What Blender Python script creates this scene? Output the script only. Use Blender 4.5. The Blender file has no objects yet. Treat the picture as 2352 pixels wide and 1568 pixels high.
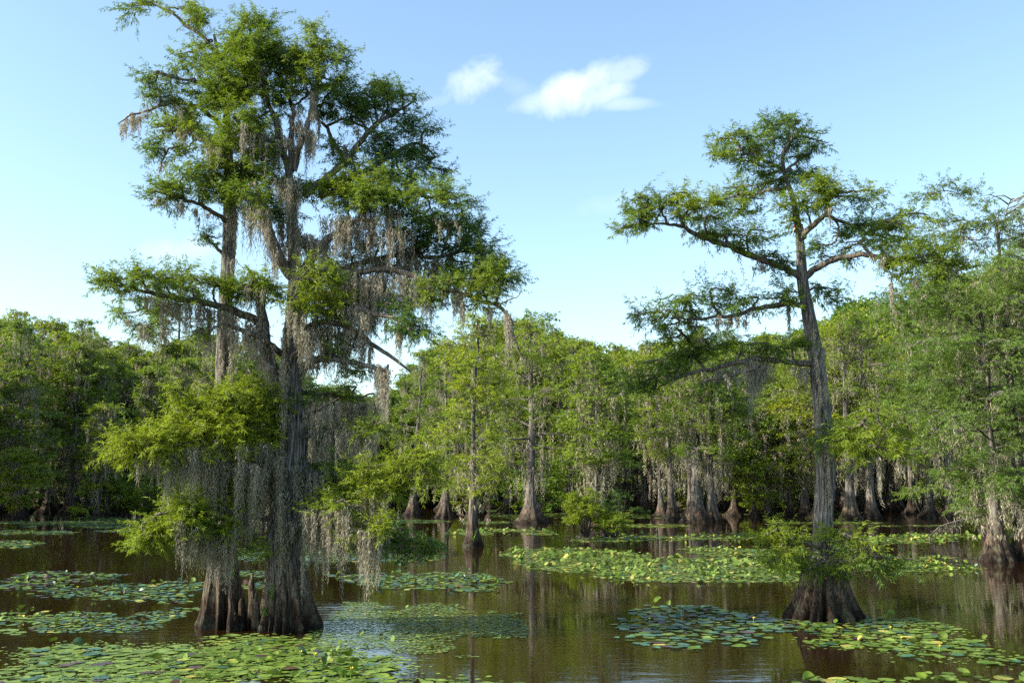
import bpy, math, random
import numpy as np
from mathutils import Vector

# ------------------------------------------------------------------ camera, sky, sun, exposure
SC = bpy.context.scene
COL = SC.collection
FPX, CU, CV = 2286.7, 1176.0, 784.0          # focal length in photo pixels, picture centre
CAM_H, PITCH = 3.5, math.radians(8.16)

cam_d = bpy.data.cameras.new('camera')
cam_d.lens = 35; cam_d.sensor_width = 36; cam_d.clip_end = 9000
cam = bpy.data.objects.new('camera', cam_d); COL.objects.link(cam)
cam.location = (0, 0, CAM_H)
cam.rotation_euler = (math.radians(90) + PITCH, 0, 0)
SC.camera = cam

SUN_EL, SUN_AZ = math.radians(31), math.radians(-104)     # azimuth from +Y, clockwise (negative = left)
sun_to = Vector((math.sin(SUN_AZ) * math.cos(SUN_EL), math.cos(SUN_AZ) * math.cos(SUN_EL), math.sin(SUN_EL)))
W = bpy.data.worlds.new('World'); SC.world = W; W.use_nodes = True
SKY_STRENGTH = 0.15
sun_d = bpy.data.lights.new('sun', 'SUN'); sun_d.energy = 5.0; sun_d.angle = math.radians(0.55); sun_d.color = (1.0, 0.93, 0.80)
sun = bpy.data.objects.new('sun', sun_d); COL.objects.link(sun)
sun.rotation_euler = sun_to.to_track_quat('Z', 'Y').to_euler()
SC.view_settings.view_transform = 'Standard'; SC.view_settings.look = 'None'
SC.view_settings.exposure = 1.1; SC.view_settings.gamma = 1; SC.view_settings.use_curve_mapping = False
SC.cycles.max_bounces = 6; SC.cycles.transmission_bounces = 3; SC.cycles.diffuse_bounces = 3; SC.cycles.glossy_bounces = 3
SC.cycles.sample_clamp_indirect = 4; SC.cycles.use_denoising = False

sp, cp = math.sin(PITCH), math.cos(PITCH)
def P(u, v, Y):
    """world point on the sight line of photo pixel (u,v) at distance Y"""
    x = (u - CU) / FPX; y = -(v - CV) / FPX
    d = np.array((x, -y * sp + cp, y * cp + sp))
    return np.array((0, 0, CAM_H)) + d * (Y / d[1])
def ground(u, v):
    x = (u - CU) / FPX; y = -(v - CV) / FPX
    d = np.array((x, -y * sp + cp, y * cp + sp))
    return np.array((0, 0, CAM_H)) + d * (-CAM_H / d[2])
def uv_of(p):
    p = np.asarray(p, float); q = p - np.array((0, 0, CAM_H))
    zc = q[..., 1] * cp + q[..., 2] * sp
    yc = -q[..., 1] * sp + q[..., 2] * cp
    return CU + FPX * q[..., 0] / zc, CV - FPX * yc / zc

# world shader
nt = W.node_tree; N = nt.nodes; L = nt.links
bg = N['Background']; bg.inputs['Strength'].default_value = SKY_STRENGTH
sky = N.new('ShaderNodeTexSky'); sky.sky_type = 'NISHITA'; sky.sun_disc = False
sky.sun_elevation = SUN_EL; sky.sun_rotation = SUN_AZ
sky.air_density = 1.0; sky.dust_density = 1.0; sky.ozone_density = 0.9; sky.altitude = 0
tc = N.new('ShaderNodeTexCoord')
def vm(op, a, b=None):
    n = N.new('ShaderNodeVectorMath'); n.operation = op
    for i, x in enumerate((a, b)):
        if x is None: continue
        if hasattr(x, 'links'): L.new(x, n.inputs[i])
        else: n.inputs[i].default_value = x
    return n.outputs['Value' if op in ('DOT_PRODUCT', 'LENGTH') else 'Vector']
def mt(op, a, b=0.0, c=None, clamp=False):
    n = N.new('ShaderNodeMath'); n.operation = op; n.use_clamp = clamp
    for i, x in enumerate((a, b, c)):
        if x is None: continue
        if hasattr(x, 'links'): L.new(x, n.inputs[i])
        else: n.inputs[i].default_value = x
    return n.outputs[0]
dirv = vm('NORMALIZE', tc.outputs['Generated'])
noi = N.new('ShaderNodeTexNoise'); noi.inputs['Scale'].default_value = 17; noi.inputs['Detail'].default_value = 11; noi.inputs['Roughness'].default_value = 0.62; noi.inputs['Distortion'].default_value = 0.35
L.new(dirv, noi.inputs['Vector'])
total = None
for (u, v, ru, rv, tilt, amt) in [(1085, 192, 78, 42, 32, .75), (1010, 232, 50, 14, 15, .3), (1335, 208, 110, 46, 17, .85), (1420, 172, 70, 26, 20, .6), (1225, 238, 55, 22, 10, .5),
                                  (1420, 238, 95, 14, -4, .35), (410, 570, 70, 30, 8, .45), (1400, 470, 75, 26, 10, .16), (1190, 200, 60, 22, -20, .14)]:
    c = P(u, v, 1) - np.array((0, 0, CAM_H)); c /= np.linalg.norm(c)
    e1 = np.cross(c, (0, 0, 1)); e1 /= np.linalg.norm(e1); e2 = np.cross(e1, c)
    t = math.radians(tilt); a1 = e1 * math.cos(t) + e2 * math.sin(t); a2 = -e1 * math.sin(t) + e2 * math.cos(t)
    dd = vm('SUBTRACT', dirv, tuple(c))
    x = mt('DIVIDE', vm('DOT_PRODUCT', dd, tuple(a1)), ru / FPX); y = mt('DIVIDE', vm('DOT_PRODUCT', dd, tuple(a2)), rv / FPX)
    r2 = mt('ADD', mt('MULTIPLY', x, x), mt('MULTIPLY', y, y))
    m = mt('SUBTRACT', 1.35, r2)
    m = mt('ADD', m, mt('MULTIPLY', mt('SUBTRACT', noi.outputs[0], 0.50), 5.4))
    m = mt('MULTIPLY', m, mt('SUBTRACT', 1.35, mt('MULTIPLY', r2, .45), clamp=True))
    m = mt('MULTIPLY', mt('MULTIPLY', m, 0.30, clamp=True), amt)
    total = m if total is None else mt('MAXIMUM', total, m)
mix = N.new('ShaderNodeMix'); mix.data_type = 'RGBA'
tintn = N.new('ShaderNodeMix'); tintn.data_type = 'RGBA'; tintn.blend_type = 'MULTIPLY'; tintn.inputs[0].default_value = 1; tintn.inputs[7].default_value = (.97, 1.03, 1.0, 1)
L.new(sky.outputs[0], tintn.inputs[6]); L.new(total, mix.inputs[0]); L.new(tintn.outputs[2], mix.inputs[6]); mix.inputs[7].default_value = (5.6, 5.7, 5.9, 1)
L.new(mix.outputs[2], bg.inputs['Color'])

# ------------------------------------------------------------------ helpers
rng = np.random.default_rng(7)
def nrm(a):
    return a / (np.linalg.norm(a, axis=-1, keepdims=True) + 1e-9)

class MB:
    """collects quads and triangles, with a colour per vertex, and links them as one mesh object"""
    def __init__(s): s.v = []; s.q = []; s.t = []; s.c = []; s.n = 0
    def add(s, v, q=None, t=None, c=(1, 1, 1)):
        v = np.asarray(v, np.float32).reshape(-1, 3); s.v.append(v)
        c = np.asarray(c, np.float32)
        if c.ndim == 1: c = np.repeat(c[None, :], len(v), 0)
        s.c.append(c)
        if q is not None and len(q): s.q.append(np.asarray(q, np.int64) + s.n)
        if t is not None and len(t): s.t.append(np.asarray(t, np.int64) + s.n)
        s.n += len(v)
    def mesh(s, name, mat, smooth=False):
        me = bpy.data.meshes.new(name)
        if not s.n: return me
        v = np.concatenate(s.v); c = np.concatenate(s.c)
        q = np.concatenate(s.q) if s.q else np.zeros((0, 4), np.int64)
        t = np.concatenate(s.t) if s.t else np.zeros((0, 3), np.int64)
        me.vertices.add(len(v)); me.vertices.foreach_set('co', v.ravel())
        me.loops.add(q.size + t.size); me.loops.foreach_set('vertex_index', np.concatenate([q.ravel(), t.ravel()]).astype(np.int32))
        me.polygons.add(len(q) + len(t))
        st = np.concatenate([np.arange(len(q)) * 4, q.size + np.arange(len(t)) * 3]).astype(np.int32)
        me.polygons.foreach_set('loop_start', st)
        me.update(calc_edges=True)
        if smooth: me.polygons.foreach_set('use_smooth', np.ones(len(q) + len(t), bool))
        a = me.color_attributes.new('tint', 'FLOAT_COLOR', 'POINT')
        a.data.foreach_set('color', np.concatenate([c, np.ones((len(c), 1), np.float32)], 1).ravel())
        me.materials.append(mat)
        return me
    def build(s, name, mat, parent=None, smooth=False, origin=None):
        if origin is not None:
            s.v = [x - np.asarray(origin, np.float32) for x in s.v]
        o = bpy.data.objects.new(name, s.mesh(name, mat, smooth)); COL.objects.link(o)
        if origin is not None: o.location = tuple(origin)
        if parent is not None: o.parent = parent
        return o

def tag(o, label=None, cat=None, group=None, kind=None):
    if label: o['label'] = label
    if cat: o['category'] = cat
    if group: o['group'] = group
    if kind: o['kind'] = kind
    return o
def empty(name, loc, label, cat, group=None):
    o = bpy.data.objects.new(name, None); COL.objects.link(o); o.location = tuple(float(x) for x in loc)
    o.empty_display_size = 0.2
    return tag(o, label, cat, group)

def smooth_path(pts, n):
    """catmull-rom through rows of (x,y,z,r)"""
    p = np.asarray(pts, float)
    if len(p) == 2: return p[0] + (p[1] - p[0]) * np.linspace(0, 1, n)[:, None]
    e = np.vstack([2 * p[0] - p[1], p, 2 * p[-1] - p[-2]])
    d = np.r_[0, np.cumsum(np.linalg.norm(np.diff(p[:, :3], axis=0), axis=1))]
    tt = np.linspace(0, d[-1], n); out = []
    for x in tt:
        i = min(np.searchsorted(d, x, side='right') - 1, len(p) - 2); f = (x - d[i]) / (d[i + 1] - d[i] + 1e-9)
        a, b, c, g = e[i], e[i + 1], e[i + 2], e[i + 3]
        out.append(0.5 * ((2 * b) + (-a + c) * f + (2 * a - 5 * b + 4 * c - g) * f * f + (-a + 3 * b - 3 * c + g) * f ** 3))
    o = np.array(out); o[:, 3] = np.maximum(o[:, 3], 0.002)
    return o

def tube(mb, path, segs=8, rad_fn=None, col=(1, 1, 1), cap=True):
    """path rows (x,y,z,r); rad_fn(theta array, i/n) gives a factor"""
    n = len(path); T = np.gradient(path[:, :3], axis=0); T = nrm(T)
    th = np.linspace(0, 2 * math.pi, segs, endpoint=False)
    ref = np.array((1.0, 0, 0)) if abs(T[0][0]) < 0.8 else np.array((0, 0, 1.0))
    V = []; X = ref
    for i in range(n):
        X = X - T[i] * np.dot(X, T[i]); X /= np.linalg.norm(X) + 1e-9
        Y = np.cross(T[i], X)
        r = path[i, 3] * (rad_fn(th, i / (n - 1), path[i]) if rad_fn else 1)
        r = np.broadcast_to(r, th.shape)
        V.append(path[i, :3] + (np.cos(th) * r)[:, None] * X + (np.sin(th) * r)[:, None] * Y)
    V = np.array(V).reshape(-1, 3)
    i = np.arange(n - 1)[:, None] * segs; j = np.arange(segs)[None, :]; k = (j + 1) % segs
    q = np.stack([i + j, i + k, i + segs + k, i + segs + j], -1).reshape(-1, 4)
    t = None
    if cap:
        V = np.vstack([V, path[-1, :3] + T[-1] * path[-1, 3] * .5])
        t = np.array([[(n - 1) * segs + a, (n - 1) * segs + (a + 1) % segs, n * segs] for a in range(segs)])
    mb.add(V, q, t, col)

def feathers(mb, base, d, side, ln, wd, col):
    """thin diamond leaflets: base point, direction, side vector (all N x 3)"""
    n = len(base); d = nrm(d); side = nrm(side - d * np.sum(side * d, 1, keepdims=True))
    ln = np.broadcast_to(ln, (n,))[:, None]; wd = np.broadcast_to(wd, (n,))[:, None]
    m = base + d * ln * .42
    sag = np.zeros((n, 3)); sag[:, 2] = -ln[:, 0] * .12
    V = np.stack([base, m + side * wd * .5, base + d * ln + sag, m - side * wd * .5], 1).reshape(-1, 3)
    q = np.arange(n * 4).reshape(n, 4)
    mb.add(V, q, None, np.repeat(col, 4, 0))

def sprays(mb, cen, axis, length, K, fl, fw, col, droop=.25, r=rng, rnd=.8):
    """each spray: K leaflets set along a twig"""
    n = len(cen); axis = nrm(axis)
    idx = np.repeat(np.arange(n), K); m = len(idx)
    t = r.uniform(-.5, .5, m)
    a = axis[idx]; up = np.zeros((m, 3)); up[:, 2] = 1
    up += r.normal(0, .45, (m, 3))
    s = nrm(np.cross(a, up)); sg = np.where(r.random(m) < .5, -1, 1)[:, None]
    d = a * r.uniform(.25, 1.0, (m, 1)) + s * sg * r.uniform(.3, 1.1, (m, 1)) + r.normal(0, .22, (m, 3))
    d[:, 2] -= droop
    L_ = np.broadcast_to(length, (n,))[idx]
    base = cen[idx] + a * (t * L_)[:, None]
    c = col[idx] * r.uniform(.78, 1.22, (m, 1))
    sz = r.uniform(.6, 1.25, m) * (1.15 - t * .5)
    feathers(mb, base, d, nrm(np.cross(d, s * .5 + up * .5 + r.normal(0, rnd, (m, 3)))), fl * sz, fw * sz ** .5, c)

def moss_clumps(mb, tops, lens, width, strands, qlen, qw, r=rng, col=(1, 1, 1)):
    """hanging strands made of small overlapping tufts"""
    tops = np.asarray(tops, float); lens = np.asarray(lens, float)
    if not len(tops): return
    n = len(tops); idx = np.repeat(np.arange(n), strands); m = len(idx)
    g = r.normal(0, .5, (m, 2)); w = (np.broadcast_to(width, (n,)) * np.exp(r.normal(0, .35, n)))[idx]
    off = g * w[:, None]; fall = np.exp(-(g ** 2).sum(1) * 1.0)
    ln = lens[idx] * (0.25 + .85 * fall * r.uniform(.55, 1.05, m))
    top = tops[idx].copy(); top[:, :2] += off; top[:, 2] -= np.abs(r.normal(0, .03, m))
    cnt = np.maximum(2, np.ceil(ln / (qlen * .72)).astype(int))
    si = np.repeat(np.arange(m), cnt); M = len(si)
    k = np.arange(M) - np.repeat(np.cumsum(cnt) - cnt, cnt); f = k / cnt[si]
    ph = r.uniform(0, 6.28, m)[si]; amp = .35 * w[si]
    p = top[si].copy(); p[:, 2] -= f * ln[si]
    conv = (f * .45)[:, None]; p[:, :2] -= off[si] * conv
    p[:, 0] += np.sin(ph + f * 5) * amp * f * .35; p[:, 1] += np.cos(ph * 1.7 + f * 4) * amp * f * .35
    p += r.normal(0, qw * .45, (M, 3))
    d = r.normal(0, .5, (M, 3)); d[:, 2] = -1
    s = r.normal(0, 1, (M, 3)); s[:, 2] *= .2
    cc = r.uniform(.72, 1.18, (m, 1))[si] * r.uniform(.8, 1.2, (M, 1)) * np.asarray(col, float)[None, :] * np.ones((M, 3))
    tap = (1.15 - f * .7)
    feathers(mb, p, d, s, qlen * r.uniform(.7, 1.3, M), qw * tap * r.uniform(.7, 1.4, M), cc)

def vnoise(x, y, seed=0):
    """smooth 2d value noise, -1..1"""
    xi = np.floor(x).astype(np.int64); yi = np.floor(y).astype(np.int64); fx = x - xi; fy = y - yi
    fx = fx * fx * (3 - 2 * fx); fy = fy * fy * (3 - 2 * fy)
    def h(a, b):
        n = (a * 374761393 + b * 668265263 + seed * 974711) & 0x7fffffff
        n = ((n ^ (n >> 13)) * 1274126177) & 0x7fffffff
        return ((n ^ (n >> 16)) & 0xffff) / 32767.5 - 1
    return (h(xi, yi) * (1 - fx) + h(xi + 1, yi) * fx) * (1 - fy) + (h(xi, yi + 1) * (1 - fx) + h(xi + 1, yi + 1) * fx) * fy

# ------------------------------------------------------------------ materials
def new_mat(name):
    m = bpy.data.materials.new(name); m.use_nodes = True
    return m, m.node_tree.nodes, m.node_tree.links, m.node_tree.nodes['Principled BSDF'], m.node_tree.nodes['Material Output']
def ramp(nd, stops):
    r = nd.new('ShaderNodeValToRGB'); e = r.color_ramp.elements
    while len(e) < len(stops): e.new(0.5)
    for i, (p, c) in enumerate(stops): e[i].position = p; e[i].color = (*c, 1)
    return r

def leaf_mat(name, trans=.38, hue=.02, sat=1.0):
    m, nd, lk, b, out = new_mat(name)
    at = nd.new('ShaderNodeVertexColor'); at.layer_name = 'tint'
    oi = nd.new('ShaderNodeObjectInfo')
    mr = nd.new('ShaderNodeMapRange'); lk.new(oi.outputs['Random'], mr.inputs[0]); mr.inputs[3].default_value = .5 - hue; mr.inputs[4].default_value = .5 + hue
    mv = nd.new('ShaderNodeMapRange'); lk.new(oi.outputs['Random'], mv.inputs[0]); mv.inputs[3].default_value = 1.2; mv.inputs[4].default_value = .8
    hs = nd.new('ShaderNodeHueSaturation'); lk.new(at.outputs[0], hs.inputs['Color']); lk.new(mr.outputs[0], hs.inputs['Hue']); lk.new(mv.outputs[0], hs.inputs['Value'])
    hs.inputs['Saturation'].default_value = sat
    b.inputs['Roughness'].default_value = .55; b.inputs['Specular IOR Level'].default_value = .35
    lk.new(hs.outputs[0], b.inputs['Base Color'])
    tr = nd.new('ShaderNodeBsdfTranslucent')
    br = nd.new('ShaderNodeMix'); br.data_type = 'RGBA'; br.blend_type = 'MULTIPLY'; br.inputs[0].default_value = 1; br.inputs[7].default_value = (1.2, 1.25, .6, 1)
    lk.new(hs.outputs[0], br.inputs[6]); lk.new(br.outputs[2], tr.inputs['Color'])
    ms = nd.new('ShaderNodeMixShader'); ms.inputs[0].default_value = trans
    lk.new(b.outputs[0], ms.inputs[1]); lk.new(tr.outputs[0], ms.inputs[2]); lk.new(ms.outputs[0], out.inputs['Surface'])
    return m
M_LEAF = leaf_mat('cypress_needles', .45, .012, 1.06)
M_LEAF_FAR = leaf_mat('forest_needles', .36, .028, 1.08)

def moss_mat():
    m, nd, lk, b, out = new_mat('spanish_moss')
    at = nd.new('ShaderNodeVertexColor'); at.layer_name = 'tint'
    mx = nd.new('ShaderNodeMix'); mx.data_type = 'RGBA'; mx.blend_type = 'MULTIPLY'; mx.inputs[0].default_value = 1
    mx.inputs[6].default_value = (.345, .315, .235, 1); lk.new(at.outputs[0], mx.inputs[7])
    b.inputs['Roughness'].default_value = .9; b.inputs['Specular IOR Level'].default_value = .1; lk.new(mx.outputs[2], b.inputs['Base Color'])
    tr = nd.new('ShaderNodeBsdfTranslucent'); lk.new(mx.outputs[2], tr.inputs['Color'])
    ms = nd.new('ShaderNodeMixShader'); ms.inputs[0].default_value = .35
    lk.new(b.outputs[0], ms.inputs[1]); lk.new(tr.outputs[0], ms.inputs[2]); lk.new(ms.outputs[0], out.inputs['Surface'])
    return m
M_MOSS = moss_mat()

def bark_mat(name, cols, zs=1.0, fine=14.0, low=(.095, .060, .038), low_top=3.0):
    """fibrous bark: vertical streaks, a warmer band near the water and a dark wet line at it"""
    m, nd, lk, b, out = new_mat(name)
    g = nd.new('ShaderNodeNewGeometry')
    mp = nd.new('ShaderNodeMapping'); lk.new(g.outputs['Position'], mp.inputs['Vector']); mp.inputs['Scale'].default_value = (fine, fine, fine * .085)
    n1 = nd.new('ShaderNodeTexNoise'); n1.inputs['Scale'].default_value = 1.0; n1.inputs['Detail'].default_value = 6; n1.inputs['Roughness'].default_value = .65; n1.inputs['Distortion'].default_value = .4
    lk.new(mp.outputs[0], n1.inputs['Vector'])
    n2 = nd.new('ShaderNodeTexNoise'); n2.inputs['Scale'].default_value = 1.7; n2.inputs['Detail'].default_value = 4; lk.new(g.outputs['Position'], n2.inputs['Vector'])
    r1 = ramp(nd, [(.38, cols[0]), (.49, cols[1]), (.64, cols[2])]); lk.new(n1.outputs[0], r1.inputs[0])
    r2 = ramp(nd, [(.38, tuple(c * .14 for c in low)), (.50, tuple(c * .7 for c in low)), (.64, tuple(min(1, c * 1.9) for c in low))]); lk.new(n1.outputs[0], r2.inputs[0])
    sx = nd.new('ShaderNodeSeparateXYZ'); lk.new(g.outputs['Position'], sx.inputs[0])
    ad = nd.new('ShaderNodeMath'); ad.operation = 'MULTIPLY_ADD'; lk.new(n2.outputs[0], ad.inputs[0]); ad.inputs[1].default_value = -2.2 * low_top / 3; lk.new(sx.outputs[2], ad.inputs[2])
    mr = nd.new('ShaderNodeMapRange'); lk.new(ad.outputs[0], mr.inputs[0]); mr.inputs[1].default_value = -.8; mr.inputs[2].default_value = low_top * .55; mr.interpolation_type = 'SMOOTHSTEP'
    mx = nd.new('ShaderNodeMix'); mx.data_type = 'RGBA'; lk.new(mr.outputs[0], mx.inputs[0]); lk.new(r2.outputs[0], mx.inputs[6]); lk.new(r1.outputs[0], mx.inputs[7])
    wet = nd.new('ShaderNodeMapRange'); wet.interpolation_type = 'SMOOTHSTEP'
    ad2 = nd.new('ShaderNodeMath'); ad2.operation = 'MULTIPLY_ADD'; lk.new(n1.outputs[0], ad2.inputs[0]); ad2.inputs[1].default_value = -.35; lk.new(sx.outputs[2], ad2.inputs[2])
    lk.new(ad2.outputs[0], wet.inputs[0]); wet.inputs[1].default_value = -.14; wet.inputs[2].default_value = .75; wet.inputs[3].default_value = .22; wet.inputs[4].default_value = 1
    mw = nd.new('ShaderNodeMix'); mw.data_type = 'RGBA'; mw.blend_type = 'MULTIPLY'; mw.inputs[0].default_value = 1
    lk.new(mx.outputs[2], mw.inputs[6]); lk.new(wet.outputs[0], mw.inputs[7])
    n3 = nd.new('ShaderNodeTexNoise'); n3.inputs['Scale'].default_value = 2.6; n3.inputs['Detail'].default_value = 7; n3.inputs['Roughness'].default_value = .7; lk.new(g.outputs['Position'], n3.inputs['Vector'])
    lr = nd.new('ShaderNodeMapRange'); lk.new(n3.outputs[0], lr.inputs[0]); lr.inputs[1].default_value = .52; lr.inputs[2].default_value = .68; lr.inputs[4].default_value = .6
    ml = nd.new('ShaderNodeMix'); ml.data_type = 'RGBA'; lk.new(lr.outputs[0], ml.inputs[0]); lk.new(mw.outputs[2], ml.inputs[6]); ml.inputs[7].default_value = (.13, .135, .085, 1)
    lk.new(ml.outputs[2], b.inputs['Base Color'])
    b.inputs['Roughness'].default_value = .85; b.inputs['Specular IOR Level'].default_value = .2
    bu = nd.new('ShaderNodeBump'); bu.inputs['Strength'].default_value = .9; bu.inputs['Distance'].default_value = .05 * zs
    lk.new(n1.outputs[0], bu.inputs['Height']); lk.new(bu.outputs[0], b.inputs['Normal'])
    return m
GREY = [(.028, .023, .020), (.125, .112, .10), (.32, .30, .275)]
M_BARK = bark_mat('cypress_bark', GREY, 1.2, 24.0, low_top=2.6)
M_LIMB = bark_mat('limb_bark', [(.035, .027, .02), (.11, .088, .068), (.25, .215, .18)], .6, 22.0, low_top=.2)
M_BARK_FAR = bark_mat('forest_bark', [(.024, .02, .017), (.10, .086, .074), (.25, .225, .195)], 2.0, 7.0, low=(.075, .048, .032), low_top=3.0)

def water_mat():
    m, nd, lk, b, out = new_mat('swamp_water')
    g = nd.new('ShaderNodeNewGeometry')
    b.inputs['Base Color'].default_value = (.015, .0066, .0018, 1)
    b.inputs['Roughness'].default_value = .03; b.inputs['IOR'].default_value = 1.33
    hs = None
    for sc, st, amp in (((1.1, 4.0, 1), 1.0, .035), ((5, 15, 1), 1.0, .010), ((.25, .8, 1), 1.0, .05)):
        mp = nd.new('ShaderNodeMapping'); mp.inputs['Scale'].default_value = sc; lk.new(g.outputs['Position'], mp.inputs['Vector'])
        n = nd.new('ShaderNodeTexNoise'); n.inputs['Scale'].default_value = st; n.inputs['Detail'].default_value = 2.5; lk.new(mp.outputs[0], n.inputs['Vector'])
        x = nd.new('ShaderNodeMath'); x.operation = 'MULTIPLY'; lk.new(n.outputs[0], x.inputs[0]); x.inputs[1].default_value = amp
        if hs is None: hs = x.outputs[0]
        else:
            a = nd.new('ShaderNodeMath'); a.operation = 'ADD'; lk.new(hs, a.inputs[0]); lk.new(x.outputs[0], a.inputs[1]); hs = a.outputs[0]
    # breeze patches: ripples in some areas, almost calm in others
    mp = nd.new('ShaderNodeMapping'); mp.inputs['Scale'].default_value = (.07, .16, 1); lk.new(g.outputs['Position'], mp.inputs['Vector'])
    n = nd.new('ShaderNodeTexNoise'); n.inputs['Scale'].default_value = 1; n.inputs['Detail'].default_value = 2; lk.new(mp.outputs[0], n.inputs['Vector'])
    mr = nd.new('ShaderNodeMapRange'); lk.new(n.outputs[0], mr.inputs[0]); mr.inputs[1].default_value = .42; mr.inputs[2].default_value = .66; mr.inputs[3].default_value = .045; mr.inputs[4].default_value = .38
    bu = nd.new('ShaderNodeBump'); bu.inputs['Distance'].default_value = .5; lk.new(mr.outputs[0], bu.inputs['Strength']); lk.new(hs, bu.inputs['Height']); lk.new(bu.outputs[0], b.inputs['Normal'])
    return m
M_WATER = water_mat()

def pad_mat(name, ca, cb, rough=.5, back=None):
    m, nd, lk, b, out = new_mat(name)
    oi = nd.new('ShaderNodeObjectInfo'); g = nd.new('ShaderNodeNewGeometry'); at = nd.new('ShaderNodeVertexColor'); at.layer_name = 'tint'
    n = nd.new('ShaderNodeTexNoise'); n.inputs['Scale'].default_value = 5; n.inputs['Detail'].default_value = 3; lk.new(g.outputs['Position'], n.inputs['Vector'])
    r = ramp(nd, [(.38, ca), (.62, cb)]); lk.new(n.outputs[0], r.inputs[0])
    mv = nd.new('ShaderNodeMapRange'); lk.new(oi.outputs['Random'], mv.inputs[0]); mv.inputs[3].default_value = .75; mv.inputs[4].default_value = 1.3
    hs = nd.new('ShaderNodeHueSaturation'); lk.new(r.outputs[0], hs.inputs['Color']); lk.new(mv.outputs[0], hs.inputs['Value'])
    mx = nd.new('ShaderNodeMix'); mx.data_type = 'RGBA'; mx.blend_type = 'MULTIPLY'; mx.inputs[0].default_value = 1; lk.new(hs.outputs[0], mx.inputs[6]); lk.new(at.outputs[0], mx.inputs[7])
    lk.new(mx.outputs[2], b.inputs['Base Color']); b.inputs['Roughness'].default_value = rough; b.inputs['Specular IOR Level'].default_value = .22
    tr = nd.new('ShaderNodeBsdfTranslucent'); lk.new(mx.outputs[2], tr.inputs['Color'])
    ms = nd.new('ShaderNodeMixShader'); ms.inputs[0].default_value = .18
    lk.new(b.outputs[0], ms.inputs[1]); lk.new(tr.outputs[0], ms.inputs[2]); lk.new(ms.outputs[0], out.inputs['Surface'])
    return m
PADM = {
    'green': pad_mat('pad_green', (.065, .125, .014), (.15, .21, .03)),
    'lime': pad_mat('pad_lime', (.11, .18, .03), (.20, .27, .05)),
    'blue': pad_mat('pad_blue_green', (.04, .10, .055), (.075, .16, .08), .32),
    'purple': pad_mat('pad_purple', (.055, .035, .035), (.10, .055, .04), .35),
    'yellow': pad_mat('pad_yellow', (.30, .28, .05), (.45, .40, .10), .5),
}
def flat_mat(name, c, rough=.6):
    m, nd, lk, b, out = new_mat(name)
    n = nd.new('ShaderNodeTexNoise'); n.inputs['Scale'].default_value = 30
    r = ramp(nd, [(.3, tuple(x * .75 for x in c)), (.7, tuple(min(1, x * 1.2) for x in c))]); lk.new(n.outputs[0], r.inputs[0]); lk.new(r.outputs[0], b.inputs['Base Color'])
    b.inputs['Roughness'].default_value = rough
    return m
M_FLOWER = flat_mat('yellow_petals', (.75, .60, .04))
M_RED = flat_mat('red_feathers', (.60, .03, .015)); M_BLACK = flat_mat('black_feathers', (.03, .03, .035)); M_WHITE = flat_mat('pale_feathers', (.6, .58, .52))
M_SPROUT = flat_mat('sprout_leaves', (.10, .22, .02), .45)
M_BANK = flat_mat('bank_soil', (.05, .045, .02), .9)

# ------------------------------------------------------------------ the setting
wm = MB(); wm.add([(-900, -40, 0), (900, -40, 0), (900, 420, 0), (-900, 420, 0)], [[0, 1, 2, 3]])
tag(wm.build('water', M_WATER), kind='structure')
# far bank: a sheet that rises from under the water and goes on to the horizon
gx = np.linspace(-2500, 2500, 90); gy = np.r_[np.linspace(170, 420, 26), np.linspace(460, 6000, 24)]
X, Y = np.meshgrid(gx, gy); Z = -1.0 + 1.6 * np.clip((Y - 178) / 14, 0, 1) + .5 * vnoise(X / 30, Y / 30, 3) * np.clip((Y - 190) / 30, 0, 1)
Z += np.clip((Y - 190) / 260, 0, 1) * (6 + 14 * np.clip((X - 20) / 120, 0, 1) + 5 * vnoise(X / 160, Y / 160, 5))
bm_ = MB(); ny, nx = X.shape; ii = np.arange(ny - 1)[:, None] * nx + np.arange(nx - 1)[None, :]
bm_.add(np.stack([X, Y, Z], -1).reshape(-1, 3), np.stack([ii, ii + 1, ii + nx + 1, ii + nx], -1).reshape(-1, 4))
tag(bm_.build('ground', M_BANK, smooth=True), kind='structure')
lb = MB(); lb.add([(-3000, -3000, -1.6), (3000, -3000, -1.6), (3000, 6000, -1.6), (-3000, 6000, -1.6)], [[0, 1, 2, 3]])
tag(lb.build('lake_bed', M_BANK), kind='structure')

# ------------------------------------------------------------------ trunks
def flute_fn(seed, lobes, amp0, z_amp, fine=.05):
    r = np.random.default_rng(seed)
    ks = [lobes, lobes * 1.0 + 2, lobes * 2 + 1]; ph = r.uniform(0, 6.28, 8); am = (1.0, .7, .55)
    def f(th, t, p):
        z = max(p[2], 0); a = amp0 * math.exp(-z / z_amp)
        base = sum(w * (np.abs(np.cos(th * k / 2 + q + z * .08)) * 2 - 1) for k, q, w in zip([int(x) for x in ks], ph, am)) / 2.05
        g = sum(np.abs(np.sin(th * k / 2 + q + .25 * math.sin(z * 1.3 + q))) for k, q in ((17, ph[4]), (31, ph[5]))) / 2
        return 1 - a * .45 + a * 1.3 * base + fine * (1 + 1.2 * math.exp(-z))  * (g - .5) * 2 + .02 * np.sin(z * 4 + th * 3)
    return f

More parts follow.
